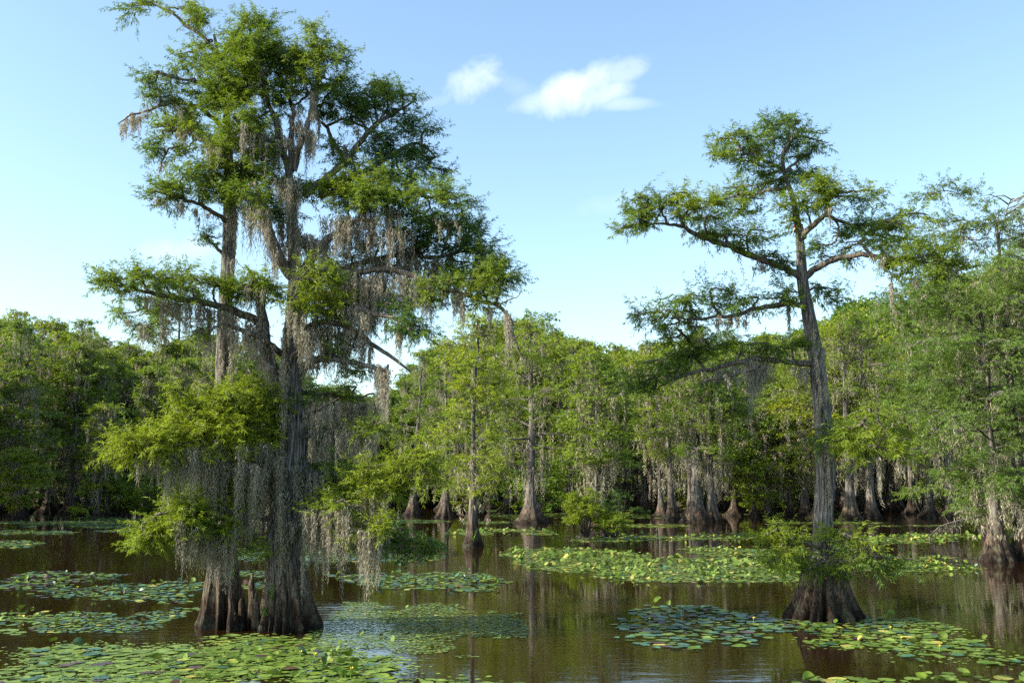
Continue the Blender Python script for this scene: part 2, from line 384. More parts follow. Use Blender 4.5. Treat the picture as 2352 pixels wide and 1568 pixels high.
# leaf colours (real-world values)
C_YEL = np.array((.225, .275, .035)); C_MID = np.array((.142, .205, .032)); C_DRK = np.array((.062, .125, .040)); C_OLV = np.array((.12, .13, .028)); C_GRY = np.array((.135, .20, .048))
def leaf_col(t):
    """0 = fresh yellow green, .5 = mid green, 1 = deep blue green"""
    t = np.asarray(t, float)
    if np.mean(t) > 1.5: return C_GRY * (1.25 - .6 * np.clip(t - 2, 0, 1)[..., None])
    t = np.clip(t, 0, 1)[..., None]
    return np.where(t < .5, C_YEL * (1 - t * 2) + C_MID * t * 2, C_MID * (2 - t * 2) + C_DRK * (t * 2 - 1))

def boughs(leaf, wood, centres, roots, radii, tints, r, ncl=14, K=20, fl=.115, fw=.021, clen=.32, flat=.42, droop=.25, twig_r=.011, rnd=.8):
    """each bough: a twig from root to centre that opens into a flat fan of sprays"""
    for c, ro, R, ti in zip(centres, roots, radii, tints):
        out = c - ro; hd = nrm(np.array((out[0], out[1], 0)) + r.normal(0, .08, 3)) if np.linalg.norm(out[:2]) > .05 else nrm(r.normal(0, 1, 3) * (1, 1, 0))
        mid = (c + ro) / 2 + np.array((0, 0, .12 * np.linalg.norm(out))) + r.normal(0, .05, 3) * np.linalg.norm(out)
        L_ = np.linalg.norm(out)
        path = smooth_path([(*ro, twig_r * (1 + .8 * L_)), (*mid, twig_r * 1.2), (*c, twig_r * .6)], 4)
        tube(wood, path, 3, cap=False)
        ph = r.uniform(0, 6.28, ncl); rho = np.sqrt(r.uniform(.02, 1, ncl)) * R
        off = np.stack([np.cos(ph) * rho, np.sin(ph) * rho * .9, r.normal(0, 1, ncl) * R * flat * .62 - droop * rho ** 2 / R * .5], 1) + hd * R * .25
        cen = c + off
        ax = nrm(off) * .75 + hd * .5 + r.normal(0, .25, (ncl, 3)); ax[:, 2] += .12
        col = leaf_col(ti + r.normal(0, .07, ncl)) * r.uniform(.85, 1.15, (ncl, 1))
        sprays(leaf, cen, ax, clen * r.uniform(.7, 1.3, ncl), K, fl, fw, col, droop, r, rnd)
        # thin stems out to the sprays
        a = np.repeat(c[None, :], ncl, 0); w = twig_r * .35
        sd = nrm(np.cross(off, np.array((0, 0, 1.0)) + r.normal(0, .3, (ncl, 3)))) * w
        V = np.stack([a + sd, a - sd, cen - sd * .5, cen + sd * .5], 1).reshape(-1, 3)
        wood.add(V, np.arange(ncl * 4).reshape(-1, 4))

class Tree:
    """a tree whose limbs were measured in photo pixels at the tree's own distance"""
    def __init__(s, name, Y0, base_uv, label, cat='tree', group=None, seed=1):
        s.Y0 = Y0; s.px = Y0 / FPX; s.r = np.random.default_rng(seed)
        s.base = P(base_uv[0], base_uv[1], Y0); s.base[2] = 0
        s.root = empty(name, s.base, label, cat, group)
    def part(s, mb, name, mat, parent=None, smooth=False):
        if not mb.n: return None
        o = mb.build(name, mat, smooth=smooth, origin=s.base)
        if parent is None: o.location = (0, 0, 0); o.parent = s.root
        else: o.location = (0, 0, 0); o.parent = parent
        return o
    def path(s, pts, d0=0., d1=0., n=40):
        m = len(pts); q = []
        for i, p in enumerate(pts):
            d = d0 + (d1 - d0) * (i / max(1, m - 1)) + (p[3] if len(p) > 3 else 0)
            q.append((*P(p[0], p[1], s.Y0 + d), p[2] * s.px))
        return smooth_path(q, n)
    def trunk(s, pts, seed, lobes=9, amp=.30, z_amp=1.3, n=110, segs=112, name='trunk', d0=0, d1=0, fine=.05, mat=None):
        p = s.path(pts, d0, d1, n)
        p = p[p[:, 2] > -1.2]
        low = p[0].copy(); low[2] = -.45; low[3] *= 1.06; p = np.vstack([low, p])
        mb = MB(); tube(mb, p, segs, flute_fn(seed, lobes, amp, z_amp, fine))
        s.tp = p
        return s.part(mb, name, mat or M_BARK, smooth=True)
    def limb(s, pts, blobs=(), moss=(), d0=0., d1=0., name='limb', dens=1.0, mat=None, segs=10, moss_w=.11, parent_tint=None):
        r = s.r; wood, leaf, mo = MB(), MB(), MB()
        p = s.path(pts, d0, d1, max(14, len(pts) * 8))
        wob = r.normal(0, 1, (len(p), 3)); k = np.array((1, 2, 3, 2, 1)) / 9
        for a in range(3): wob[:, a] = np.convolve(wob[:, a], k, 'same')
        w = np.minimum(np.arange(len(p)) / 6, 1)[:, None]
        p[:, :3] += wob * w * s.px * 2.2
        if pts[0][2] > 0.5: tube(wood, p, segs, lambda th, t, q: 1 + .08 * np.sin(th * 3 + t * 30) + .05 * np.sin(th * 5 + t * 47))
        pu, pv = uv_of(p[:, :3]); skel = [p[:, :3]]
        cs, rs, Rs, ts = [], [], [], []
        for b in blobs:
            u, v, ru, rv, ti = b[:5]; rv = rv * (.85 if ti < .28 else 1); ti = ti + .09 if ti < .28 else ti; rv = rv * (VS if s.Y0 == 27.2 else 1); de = (b[5] if len(b) > 5 else 1.0) * dens; dd = b[6] if len(b) > 6 else None
            i = np.argmin((pu - u) ** 2 + (pv - v) ** 2); Yb = p[i, 1] if dd is None else s.Y0 + dd
            c = P(u, v, Yb)
            # a side branch that leads into this mass of foliage and runs through it
            a = P(u - .7 * ru, v + .15 * rv, Yb + r.uniform(-.3, .3) * ru * s.px); e = P(u + .7 * ru, v + .15 * rv, Yb + r.uniform(-.3, .3) * ru * s.px)
            st = p[i, :3]
            if np.linalg.norm(a - st) > np.linalg.norm(e - st): a, e = e, a
            q = smooth_path([(*st, 3.2 * s.px), (*((st + a) / 2 + np.array((0, 0, .1))), 2.6 * s.px), (*((a + c) / 2 + np.array((0, 0, .05))), 2.2 * s.px), (*((c + e) / 2), 1.6 * s.px), (*e, .7 * s.px)], 26)
            q[1:, :3] += r.normal(0, 1.2 * s.px, (25, 3)); tube(wood, q, 6)
            sk = np.vstack([p[:, :3], q[:, :3]]); skel.append(q[:, :3])
            n = max(2, int(round(math.pi * ru * rv / 1050 * de * (1.25 if ti > .28 else 1.5))))
            g = r.normal(0, 1, (n, 3)); g = g / np.linalg.norm(g, axis=1, keepdims=True) * (r.uniform(0, 1, (n, 1)) ** .42)
            for k_ in range(n):
                # ragged edge: pull the outline in and out
                ang = math.atan2(g[k_, 2], g[k_, 0]); rag = 1 + .22 * math.sin(3 * ang + u * .1) + .14 * math.sin(7 * ang + v * .1)
                cc = P(u + g[k_, 0] * ru * .86 * rag, v + g[k_, 2] * rv * .82 * rag, Yb + g[k_, 1] * min(ru, 150) * .9 * s.px)
                dist = np.linalg.norm(sk - cc, axis=1) + r.uniform(0, .15, len(sk)); j = np.argmin(dist)
                cs.append(cc); rs.append(sk[j]); Rs.append(r.uniform(22, 42) * s.px); ts.append(ti + .10 * g[k_, 1] * 1 + r.normal(0, .05) - .06 * g[k_, 2] * -1)
        sc = s.px / .0109
        if cs: boughs(leaf, wood, cs, rs, Rs, ts, r, K=30, ncl=11, fl=.12 * sc, fw=.0185 * sc, clen=.56 * sc, flat=.62, twig_r=.010 * sc)
        sk = np.vstack(skel); su, sv = uv_of(sk)
        for mm in moss:
            u0, v0, u1, v1, n, ln = mm[:6]; wd = mm[6] if len(mm) > 6 else moss_w; dd = mm[7] if len(mm) > 7 else None
            t = r.uniform(0, 1, n); U = u0 + (u1 - u0) * t; V = v0 + (v1 - v0) * t + r.normal(0, 6, n)
            tops = []
            for a, b_ in zip(U, V):
                j = np.argmin((su - a) ** 2 + (sv - b_) ** 2); Yd = sk[j, 1] if dd is None else s.Y0 + dd
                tops.append(P(a, b_, Yd + r.normal(0, .22) * sc))
            ls = ln * s.px * r.uniform(.35, 1.25, n) ** 1.0
            moss_clumps(mo, tops, ls, wd * sc * r.uniform(.6, 1.4, n), 9, .095 * sc, .022 * sc, r)
        wo = s.part(wood, name, mat or M_LIMB, smooth=True)
        for mb, nm, mt_ in ((leaf, 'foliage', M_LEAF), (mo, 'hanging_moss', M_MOSS)):
            if mb.n: tag(s.part(mb, nm, mt_, parent=wo if wo else s.root), kind='stuff' if nm == 'hanging_moss' else None)
        return wo

# ---- the tall straight cypress of the left pair
YL = 25.2
A = Tree('bald_cypress', YL + .5, (515, 1425), 'tall straight cypress of the mossy pair at left, fluted base left of knees', 'tree', 'cypresses standing in the swamp', 11)
A.trunk([(514, 1428, 52), (513, 1390, 43), (512, 1340, 36), (512, 1290, 30), (512, 1200, 23), (511, 1100, 19), (510, 980, 16.5), (510, 860, 15), (516, 720, 15), (524, 600, 15), (528, 500, 15), (527, 430, 13.5),
         (523, 330, 10), (520, 250, 8), (514, 180, 6.5), (500, 120, 4.5), (492, 80, 3)], 3, 9, .42, 1.1)
A.limb([(505, 135, 5), (470, 88, 4.5), (430, 62, 4), (395, 32, 3.2), (350, 12, 2.5), (300, 14, 1)], [(335, 8, 45, 12, .62), (300, 14, 14, 12, .7), (410, 20, 45, 20, .5), (450, 48, 42, 28, .45), (470, 100, 40, 20, .5, .7), (440, 120, 26, 14, .55, .8)], [], 0, .5)
A.limb([(500, 165, 4), (520, 110, 4), (545, 70, 3), (575, 30, 1.5)], [(575, 45, 32, 30, .5), (560, 90, 60, 34, .45), (530, 130, 55, 34, .48)], [], 0, -.5)
A.limb([(512, 215, 4.5), (460, 190, 3.5), (410, 180, 3), (360, 168, 1.5)], [(375, 170, 38, 20, .62), (350, 190, 14, 24, .7), (430, 190, 40, 14, .5), (465, 215, 44, 22, .42)], [], 0, -.6)
A.limb([(508, 292, 6), (488, 268, 5.5), (455, 246, 5), (415, 239, 4.2), (380, 240, 3.5), (338, 256, 2.6), (300, 266, 2), (272, 284, 1)], [(350, 222, 34, 13, .62), (385, 222, 22, 10, .55), (440, 265, 30, 14, .5)],
       [(285, 276, 330, 258, 12, 42, .07), (300, 268, 320, 264, 5, 52, .08), (275, 282, 290, 280, 5, 40, .05), (330, 258, 350, 250, 4, 18), (395, 240, 425, 240, 7, 30), (430, 242, 450, 246, 3, 20)], 0, -1.0)
A.limb([(514, 345, 5), (470, 325, 4), (420, 300, 3), (370, 300, 1.5)], [(380, 290, 50, 30, .55), (355, 330, 30, 22, .6), (435, 300, 44, 26, .48), (420, 340, 44, 14, .6), (478, 310, 40, 22, .45)],
       [(390, 280, 430, 300, 12, 60), (460, 320, 520, 330, 18, 62), (400, 330, 430, 335, 6, 28), (340, 350, 350, 352, 2, 15)], 0, .6)
A.limb([(420, 335, 2), (385, 345, 2.4), (370, 375, 1.8), (380, 390, 1)], [(362, 345, 16, 8, .7)], [(366, 372, 384, 372, 6, 26, .06)], 0, 0)
A.limb([(526, 515, 6), (505, 498, 5.4), (470, 475, 4.5), (435, 462, 3.6), (400, 452, 2.6), (355, 440, 1.2)], [(365, 440, 48, 14, .5), (410, 430, 46, 22, .48), (445, 400, 48, 22, .5), (480, 440, 42, 24, .45), (400, 455, 40, 10, .6), (500, 410, 38, 22, .45)],
       [(345, 455, 375, 460, 7, 24), (405, 465, 425, 470, 7, 34, .08), (445, 480, 460, 485, 5, 34, .06), (470, 480, 500, 500, 5, 18)], 0, -1.2)
A.limb([(516, 588, 4.5), (492, 562, 3.6), (470, 545, 2.6), (457, 536, 1.5)], [(486, 545, 22, 8, .85, .5)], [], 0, -.3)
A.limb([(522, 260, 4), (560, 230, 3.5), (600, 190, 2.5)], [(570, 130, 55, 44, .4), (520, 180, 56, 44, .42), (470, 150, 42, 34, .45), (560, 210, 58, 38, .38), (505, 240, 50, 34, .42), (610, 90, 40, 34, .5)], [(480, 320, 540, 330, 12, 55), (500, 240, 560, 260, 4, 26)], -.3, -1)
A.limb([(524, 400, 4), (560, 360, 4), (590, 330, 2)], [(545, 320, 55, 36, .36), (500, 370, 50, 34, .42), (560, 390, 58, 40, .38), (530, 440, 50, 30, .42), (470, 385, 44, 26, .45), (600, 350, 50, 30, .42)],
       [(540, 430, 600, 450, 16, 60), (480, 330, 510, 340, 8, 60), (515, 470, 540, 480, 8, 110, .12, -.3)], -.3, -1)
# moss climbing the straight stem
A.limb([(520, 700, 0.2), (518, 640, .2), (525, 560, .2)], [], [(532, 640, 545, 460, 12, 90, .07, -.2), (512, 640, 508, 860, 9, 60, .05, -.25), (535, 700, 530, 860, 14, 90, .08, -.2)], name='moss_beard')

# ---- the massive forked cypress of the left pair
B = Tree('bald_cypress', YL, (662, 1430), 'massive forked cypress at left with the widest crown, thickly hung with moss', 'tree', 'cypresses standing in the swamp', 22)
B.trunk([(662, 1434, 58), (661, 1395, 50), (658, 1340, 43), (652, 1290, 39), (650, 1230, 37), (657, 1150, 32), (672, 1080, 28), (680, 1000, 26), (672, 920, 24), (668, 850, 22), (674, 740, 19), (682, 665, 21), (682, 630, 17)], 5, 10, .42, 1.1)
B.trunk([(616, 1426, 15), (624, 1350, 14), (633, 1270, 13), (642, 1190, 11), (655, 1120, 8)], 8, 5, .3, .9, 60, 56, name='side_stem', d0=.35, d1=.2)
def knee(T, u, v, h, w, dd, sd):
    T.trunk([(u, v, w), (u + 1, v - h * .35, w * .72), (u - 1, v - h * .75, w * .48), (u + 1, v - h, w * .16)], sd, 5, .26, .6, 22, 28, name='knee', d0=dd, d1=dd)
for i, (u, v, h, w, dd) in enumerate([(579, 1414, 98, 13, .25), (553, 1422, 48, 8, -.2), (589, 1423, 66, 9, -.3), (541, 1427, 20, 7, -.3), (711, 1428, 22, 7, -.1), (530, 1424, 80, 7, -.5)]):
    knee(B, u, v, h, w, dd, 40 + i)
# leaning broken stem on the left
B.limb([(676, 1010, 20), (655, 975, 20), (640, 930, 18), (624, 860, 16), (612, 790, 12.5), (602, 725, 11), (596, 680, 9), (583, 640, 5.5), (566, 612, 2)], [(630, 690, 26, 18, .55, .5)],
       [(597, 680, 612, 800, 22, 90, .10, -.25), (615, 830, 640, 940, 20, 80, .10, -.3), (585, 640, 600, 700, 8, 50, .06, -.2)], 0, -.4, mat=M_BARK, segs=18, name='leaning_stem')
B.limb([(684, 650, 15), (660, 620, 13), (640, 585, 12), (622, 540, 11), (612, 495, 9), (600, 455, 7), (585, 420, 4)], [(590, 450, 44, 30, .42), (560, 430, 40, 26, .45), (620, 480, 40, 22, .5)],
       [(600, 470, 640, 580, 34, 95, .12), (560, 470, 620, 480, 22, 110, .12), (635, 560, 665, 620, 10, 40)], 0, -.7, name='fork')
B.limb([(683, 645, 16), (676, 590, 14), (672, 530, 13), (668, 470, 12), (664, 410, 10), (668, 380, 8)], [(640, 420, 50, 34, .38), (690, 430, 46, 30, .4), (650, 480, 34, 20, .45)],
       [(640, 400, 690, 420, 30, 110, .12, -.2), (660, 440, 690, 540, 34, 120, .12, -.25), (640, 480, 660, 560, 14, 90, .1)], 0, 0, mat=M_BARK, segs=16, name='fork')
B.limb([(684, 650, 14), (704, 612, 12), (728, 578, 11), (748, 555, 10), (770, 538, 8), (800, 515, 6), (840, 500, 4)], [(800, 450, 60, 40, .3), (850, 440, 60, 40, .45), (760, 420, 44, 32, .3)],
       [(750, 640, 900, 660, 50, 110, .1), (780, 540, 950, 530, 40, 80, .08), (700, 540, 770, 560, 26, 80, .1), (740, 500, 860, 500, 44, 85, .12), (770, 530, 820, 520, 16, 70)], 0, -.3, mat=M_BARK, segs=14, name='fork')
B.limb([(672, 540, 13), (690, 555, 12), (715, 570, 11), (735, 570, 10), (752, 560, 8)], [], [(690, 560, 740, 575, 10, 30)], -.1, -.2, segs=12)
# three stems that rise from the crown's centre
B.limb([(664, 405, 9), (658, 370, 8), (648, 340, 7), (636, 290, 6), (622, 250, 5), (607, 210, 4), (598, 160, 3), (585, 95, 1.5)], [(590, 60, 40, 34, .5), (600, 150, 50, 42, .4), (625, 210, 46, 30, .45), (580, 270, 46, 34, .38), (640, 120, 36, 36, .45), (560, 180, 44, 40, .4)],
       [(600, 180, 612, 215, 10, 50, .05), (625, 245, 660, 330, 22, 50, .07), (600, 300, 650, 320, 18, 70, .1)], 0, .2)
B.limb([(668, 395, 8), (670, 340, 7), (671, 290, 6), (671, 245, 5), (655, 205, 4), (642, 180, 3)], [(660, 170, 50, 34, .45), (640, 230, 34, 24, .5, .6), (690, 130, 44, 40, .5)], [(660, 260, 690, 300, 14, 50, .07), (665, 300, 680, 360, 16, 55, .08)], 0, .3)
B.limb([(674, 392, 9), (685, 350, 7.5), (697, 310, 7), (712, 270, 6), (722, 235, 5.5), (729, 195, 5), (730, 150, 4), (729, 105, 3), (720, 70, 2), (712, 48, 1)], [(712, 62, 24, 24, .55), (735, 110, 42, 30, .45), (700, 130, 40, 34, .5), (770, 135, 32, 34, .6), (720, 180, 55, 26, .55), (765, 185, 36, 22, .7)],
       [(690, 290, 720, 300, 14, 90, .06), (712, 200, 735, 280, 14, 70, .05), (680, 240, 700, 300, 8, 60), (705, 300, 725, 310, 8, 75, .06)], 0, -.3)
B.limb([(672, 245, 3), (700, 225, 2.6), (722, 200, 2)], [(690, 210, 30, 14, .55, .5)], [], .2, -.2)
B.limb([(649, 345, 6), (620, 322, 5.5), (590, 308, 5), (560, 292, 4), (535, 270, 2)], [(560, 265, 44, 22, .42), (530, 290, 38, 18, .45), (600, 290, 34, 18, .5)], [(555, 292, 640, 335, 36, 85, .1), (590, 310, 640, 340, 16, 100, .1)], 0, -1.0)
# right upper dark crown
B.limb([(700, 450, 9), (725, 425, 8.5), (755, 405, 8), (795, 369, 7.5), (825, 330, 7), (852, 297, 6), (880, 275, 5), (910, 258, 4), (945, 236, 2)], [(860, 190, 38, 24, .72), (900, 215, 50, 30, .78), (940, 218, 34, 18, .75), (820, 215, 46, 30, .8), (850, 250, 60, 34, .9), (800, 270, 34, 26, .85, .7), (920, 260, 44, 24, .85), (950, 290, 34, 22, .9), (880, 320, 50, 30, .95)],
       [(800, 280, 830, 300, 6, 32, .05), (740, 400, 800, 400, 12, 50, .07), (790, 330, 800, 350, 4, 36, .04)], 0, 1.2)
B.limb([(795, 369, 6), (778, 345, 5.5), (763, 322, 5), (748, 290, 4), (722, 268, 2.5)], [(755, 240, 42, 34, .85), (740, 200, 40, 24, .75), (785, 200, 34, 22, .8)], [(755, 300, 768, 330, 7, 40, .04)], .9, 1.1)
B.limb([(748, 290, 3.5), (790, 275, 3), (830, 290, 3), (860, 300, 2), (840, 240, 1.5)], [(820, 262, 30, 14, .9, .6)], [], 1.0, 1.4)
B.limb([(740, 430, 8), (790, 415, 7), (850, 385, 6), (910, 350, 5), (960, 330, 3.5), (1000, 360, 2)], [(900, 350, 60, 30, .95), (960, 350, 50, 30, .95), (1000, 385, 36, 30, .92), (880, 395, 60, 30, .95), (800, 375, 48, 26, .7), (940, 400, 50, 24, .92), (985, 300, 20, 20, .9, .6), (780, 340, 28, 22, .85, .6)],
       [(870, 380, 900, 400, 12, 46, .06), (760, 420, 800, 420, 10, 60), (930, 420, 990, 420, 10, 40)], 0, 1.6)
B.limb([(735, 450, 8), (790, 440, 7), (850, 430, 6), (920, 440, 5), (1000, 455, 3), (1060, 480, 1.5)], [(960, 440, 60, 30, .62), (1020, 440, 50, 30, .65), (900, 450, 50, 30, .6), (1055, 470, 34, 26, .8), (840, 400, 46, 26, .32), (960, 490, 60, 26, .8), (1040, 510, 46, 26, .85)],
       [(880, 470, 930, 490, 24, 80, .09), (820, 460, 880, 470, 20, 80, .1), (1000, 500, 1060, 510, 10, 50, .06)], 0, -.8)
# right long limbs
B.limb([(700, 640, 10), (740, 628, 8), (780, 618, 7), (840, 600, 6.4), (906, 586, 6), (955, 588, 5), (1004, 592, 4), (1060, 580, 3), (1110, 575, 1.5)], [(1040, 560, 60, 30, .8), (1100, 570, 44, 34, .85), (980, 545, 50, 28, .85), (910, 530, 50, 26, .8), (1080, 520, 36, 30, .8), (1130, 620, 40, 38, .7), (1165, 610, 20, 28, .75), (1110, 640, 50, 26, .62), (1060, 600, 50, 22, .72), (1000, 510, 60, 22, .8), (960, 570, 60, 16, .8, .7), (850, 560, 44, 22, .7, .7), (1050, 620, 60, 26, .65)],
       [(860, 590, 1010, 595, 60, 95, .09), (760, 620, 860, 600, 36, 80, .1), (900, 560, 960, 560, 20, 60), (1010, 640, 1090, 630, 18, 60, .06), (1000, 500, 1060, 520, 10, 50, .05), (1060, 600, 1140, 620, 10, 50, .05)], 0, 1.0, mat=M_LIMB)
B.limb([(704, 655, 9.5), (760, 640, 7.5), (830, 625, 7), (901, 619, 6.5), (945, 632, 6.2), (981, 647, 6), (1022, 662, 5.6), (1065, 677, 5), (1105, 690, 4.4), (1145, 703, 4), (1162, 715, 4), (1173, 735, 3.5), (1178, 765, 3), (1190, 800, 2.2), (1208, 835, 1.2)],
       [(1130, 650, 50, 36, .55), (1165, 645, 24, 20, .7), (1060, 640, 50, 18, .6), (950, 660, 44, 16, .7, .7), (1000, 690, 40, 14, .6, .5), (1080, 660, 44, 20, .45), (1090, 700, 34, 14, .42, .7), (1120, 600, 36, 30, .7), (1010, 640, 50, 18, .7, .6)],
       [(900, 630, 1000, 655, 44, 100, .08), (1010, 662, 1070, 680, 22, 60, .06), (1162, 715, 1176, 745, 20, 90, .05), (1120, 705, 1130, 710, 4, 50, .03), (1060, 690, 1066, 700, 5, 62, .03), (780, 640, 890, 630, 36, 90, .1)], 0, -1.2)
B.limb([(1145, 703, 2), (1168, 688, 1.6), (1185, 682, 1), (1200, 668, .6)], [], [], -1.1, -1.3)
B.limb([(690, 715, 8), (740, 700, 7), (790, 695, 6.5), (849, 717, 6), (890, 728, 5), (934, 741, 4), (965, 750, 2)], [(940, 735, 48, 28, .92), (975, 760, 22, 22, .92), (730, 670, 60, 30, .3), (790, 690, 50, 26, .35), (760, 720, 60, 24, .35), (900, 700, 34, 16, .8, .6)],
       [(800, 700, 860, 720, 24, 80, .08), (910, 740, 925, 745, 10, 95, .05), (870, 725, 960, 750, 12, 45, .05), (700, 700, 800, 710, 36, 90, .1)], 0, -1.6)
B.limb([(688, 760, 8), (740, 740, 7), (793, 750, 6.5), (830, 770, 6), (863, 797, 5), (903, 820, 4), (943, 855, 2)], [(750, 770, 40, 16, .5, .5), (830, 740, 50, 18, .6, .7), (780, 810, 60, 16, .6, .5)], [(700, 750, 800, 755, 46, 100, .1), (800, 755, 860, 790, 24, 80, .08), (740, 780, 800, 790, 26, 100, .1)], 0, -.8)
B.limb([(688, 858, 11), (705, 838, 10), (725, 827, 9), (746, 823, 8), (780, 826, 7), (817, 834, 6), (850, 842, 5.5), (882, 848, 4.5), (892, 834, 2.5)], [(700, 900, 20, 14, .7, .5), (800, 850, 50, 10, .6, .5)], [(872, 848, 893, 850, 26, 130, .06), (855, 845, 870, 846, 6, 70, .05), (790, 830, 800, 832, 4, 60, .03), (700, 830, 730, 826, 8, 60)], 0, -1.0, mat=M_BARK, segs=12)
B.limb([(700, 690, 7), (760, 672, 5.5), (830, 668, 4.5), (900, 676, 3.4), (960, 690, 1.6)], [(800, 650, 50, 20, .5), (870, 660, 56, 20, .65), (940, 685, 50, 18, .75), (830, 700, 50, 14, .6), (760, 610, 50, 18, .45), (830, 590, 50, 18, .6), (900, 610, 44, 16, .7)],
       [(760, 680, 950, 690, 50, 85, .08)], .4, 1.4)
B.limb([(600, 690, 4), (590, 660, 3), (575, 640, 1.5)], [(585, 640, 36, 22, .4), (560, 660, 34, 16, .45), (620, 655, 30, 16, .45)], [(560, 650, 625, 665, 16, 60, .07)], -.5, -.9)
# left long limb with a bright top
B.limb([(606, 752, 10), (590, 736, 9.5), (555, 722, 9), (512, 704, 8), (475, 697, 7), (441, 691, 6.5), (405, 684, 6), (371, 678, 5), (335, 669, 4), (300, 661, 3), (258, 652, 2), (215, 641, 1)],
       [(245, 645, 34, 12, .42), (290, 640, 48, 22, .42), (345, 635, 50, 26, .45), (400, 640, 48, 28, .45), (460, 648, 50, 26, .4), (510, 660, 44, 22, .4), (545, 675, 40, 18, .42), (320, 620, 14, 24, .5), (430, 690, 50, 12, .45, .6), (385, 700, 60, 18, .4, .7), (300, 668, 40, 10, .5, .7)],
       [(370, 690, 420, 700, 18, 62, .06), (470, 705, 495, 710, 12, 130, .05), (500, 705, 600, 745, 24, 90, .08), (420, 700, 470, 700, 14, 90, .05), (560, 740, 600, 750, 8, 130, .07), (330, 680, 360, 690, 5, 40)], 0, -2.2)
B.limb([(330, 705, 1.5), (360, 720, 3), (390, 740, 4)], [(300, 718, 46, 14, .7), (345, 720, 44, 18, .72), (340, 745, 44, 18, .75), (380, 700, 30, 14, .5)], [(320, 750, 350, 755, 9, 60, .06), (370, 755, 392, 760, 7, 56, .08), (280, 730, 300, 735, 3, 20)], 2.5, 2.5)
B.limb([(645, 812, 8), (628, 796, 7), (605, 780, 6.5), (560, 760, 5.5), (518, 743, 3)], [(470, 760, 36, 14, .4, .6)], [(530, 750, 640, 800, 22, 80, .08)], 0, -1.2)
B.limb([(668, 820, 4), (685, 800, 3.4), (700, 760, 2.2), (665, 730, 1.2)], [(700, 640, 40, 20, .32), (720, 620, 34, 18, .35), (770, 640, 44, 20, .4), (690, 690, 30, 24, .35)], [(660, 700, 700, 720, 18, 90, .1), (690, 760, 740, 770, 22, 90, .1)], -.5, -1.2)
# moss on the main stem
B.limb([(668, 900, .2), (676, 1000, .2), (660, 1150, .2)], [], [(655, 740, 650, 960, 40, 110, .09, -.35), (690, 700, 690, 820, 22, 110, .1, .1), (640, 1020, 650, 1230, 60, 120, .13, -.45), (680, 1060, 700, 1180, 26, 100, .1, -.3), (640, 1180, 680, 1200, 14, 70, .09, -.5), (694, 1200, 696, 1300, 10, 60, .03, -.5)], name='moss_beard')
B.limb([(684, 1060, 20), (700, 1080, 18), (720, 1092, 15), (742, 1102, 11), (758, 1104, 5)], [(760, 1060, 40, 14, .85, .8), (790, 1075, 40, 12, .8, .6)], [(700, 1090, 730, 1100, 18, 70, .08)], 0, -.3, mat=M_BARK, segs=14)
# big bright skirt on the left
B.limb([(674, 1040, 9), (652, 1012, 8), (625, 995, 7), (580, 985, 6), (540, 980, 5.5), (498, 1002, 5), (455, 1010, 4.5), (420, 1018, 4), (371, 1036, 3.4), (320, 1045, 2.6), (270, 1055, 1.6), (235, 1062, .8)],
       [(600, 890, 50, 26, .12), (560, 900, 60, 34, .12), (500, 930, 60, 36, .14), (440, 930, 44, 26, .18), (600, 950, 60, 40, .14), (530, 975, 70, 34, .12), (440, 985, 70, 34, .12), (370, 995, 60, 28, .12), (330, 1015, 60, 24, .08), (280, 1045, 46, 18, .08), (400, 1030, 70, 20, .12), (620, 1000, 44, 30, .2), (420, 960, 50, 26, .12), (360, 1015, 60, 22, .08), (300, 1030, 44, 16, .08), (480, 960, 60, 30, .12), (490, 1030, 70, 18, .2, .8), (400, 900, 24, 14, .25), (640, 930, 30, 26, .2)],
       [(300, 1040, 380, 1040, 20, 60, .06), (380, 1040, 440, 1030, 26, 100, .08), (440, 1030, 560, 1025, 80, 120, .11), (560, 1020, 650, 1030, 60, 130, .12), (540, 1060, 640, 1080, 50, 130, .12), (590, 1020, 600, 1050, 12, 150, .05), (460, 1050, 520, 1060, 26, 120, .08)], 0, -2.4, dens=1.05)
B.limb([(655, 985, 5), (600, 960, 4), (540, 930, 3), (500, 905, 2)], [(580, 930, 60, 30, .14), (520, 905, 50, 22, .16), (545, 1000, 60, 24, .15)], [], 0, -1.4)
B.limb([(498, 905, 1.4), (470, 890, 2), (450, 875, 1.4), (490, 860, .8)], [], [(445, 880, 470, 890, 5, 26, .06)], 0, -.5)
# lower left skirt
B.limb([(640, 1196, 7), (620, 1192, 6.5), (585, 1186, 6), (560, 1188, 5), (530, 1175, 4.5), (480, 1165, 4), (430, 1165, 3), (370, 1180, 2), (330, 1200, 1)],
       [(500, 1115, 60, 24, .1), (450, 1140, 50, 20, .1), (460, 1180, 70, 34, .14), (520, 1190, 44, 34, .3), (400, 1190, 60, 30, .12), (360, 1215, 40, 26, .08), (345, 1240, 28, 16, .08), (420, 1215, 56, 22, .2), (500, 1215, 40, 20, .3), (540, 1130, 50, 24, .15), (440, 1165, 60, 24, .1), (380, 1200, 50, 24, .08), (350, 1228, 34, 18, .06)],
       [(400, 1195, 440, 1205, 26, 90, .07), (440, 1205, 480, 1210, 26, 90, .07), (480, 1210, 545, 1215, 50, 115, .09), (500, 1230, 540, 1240, 20, 80, .08), (555, 1200, 600, 1190, 10, 60, .05), (475, 1225, 495, 1225, 5, 90, .04)], 0, -1.5)
B.limb([(632, 1120, 4.5), (600, 1108, 3.6), (570, 1112, 2.5)], [(600, 1225, 40, 22, .35, .6), (580, 1260, 30, 22, .3, .5)], [(560, 1110, 640, 1120, 22, 110, .09)], -.3, -.8)
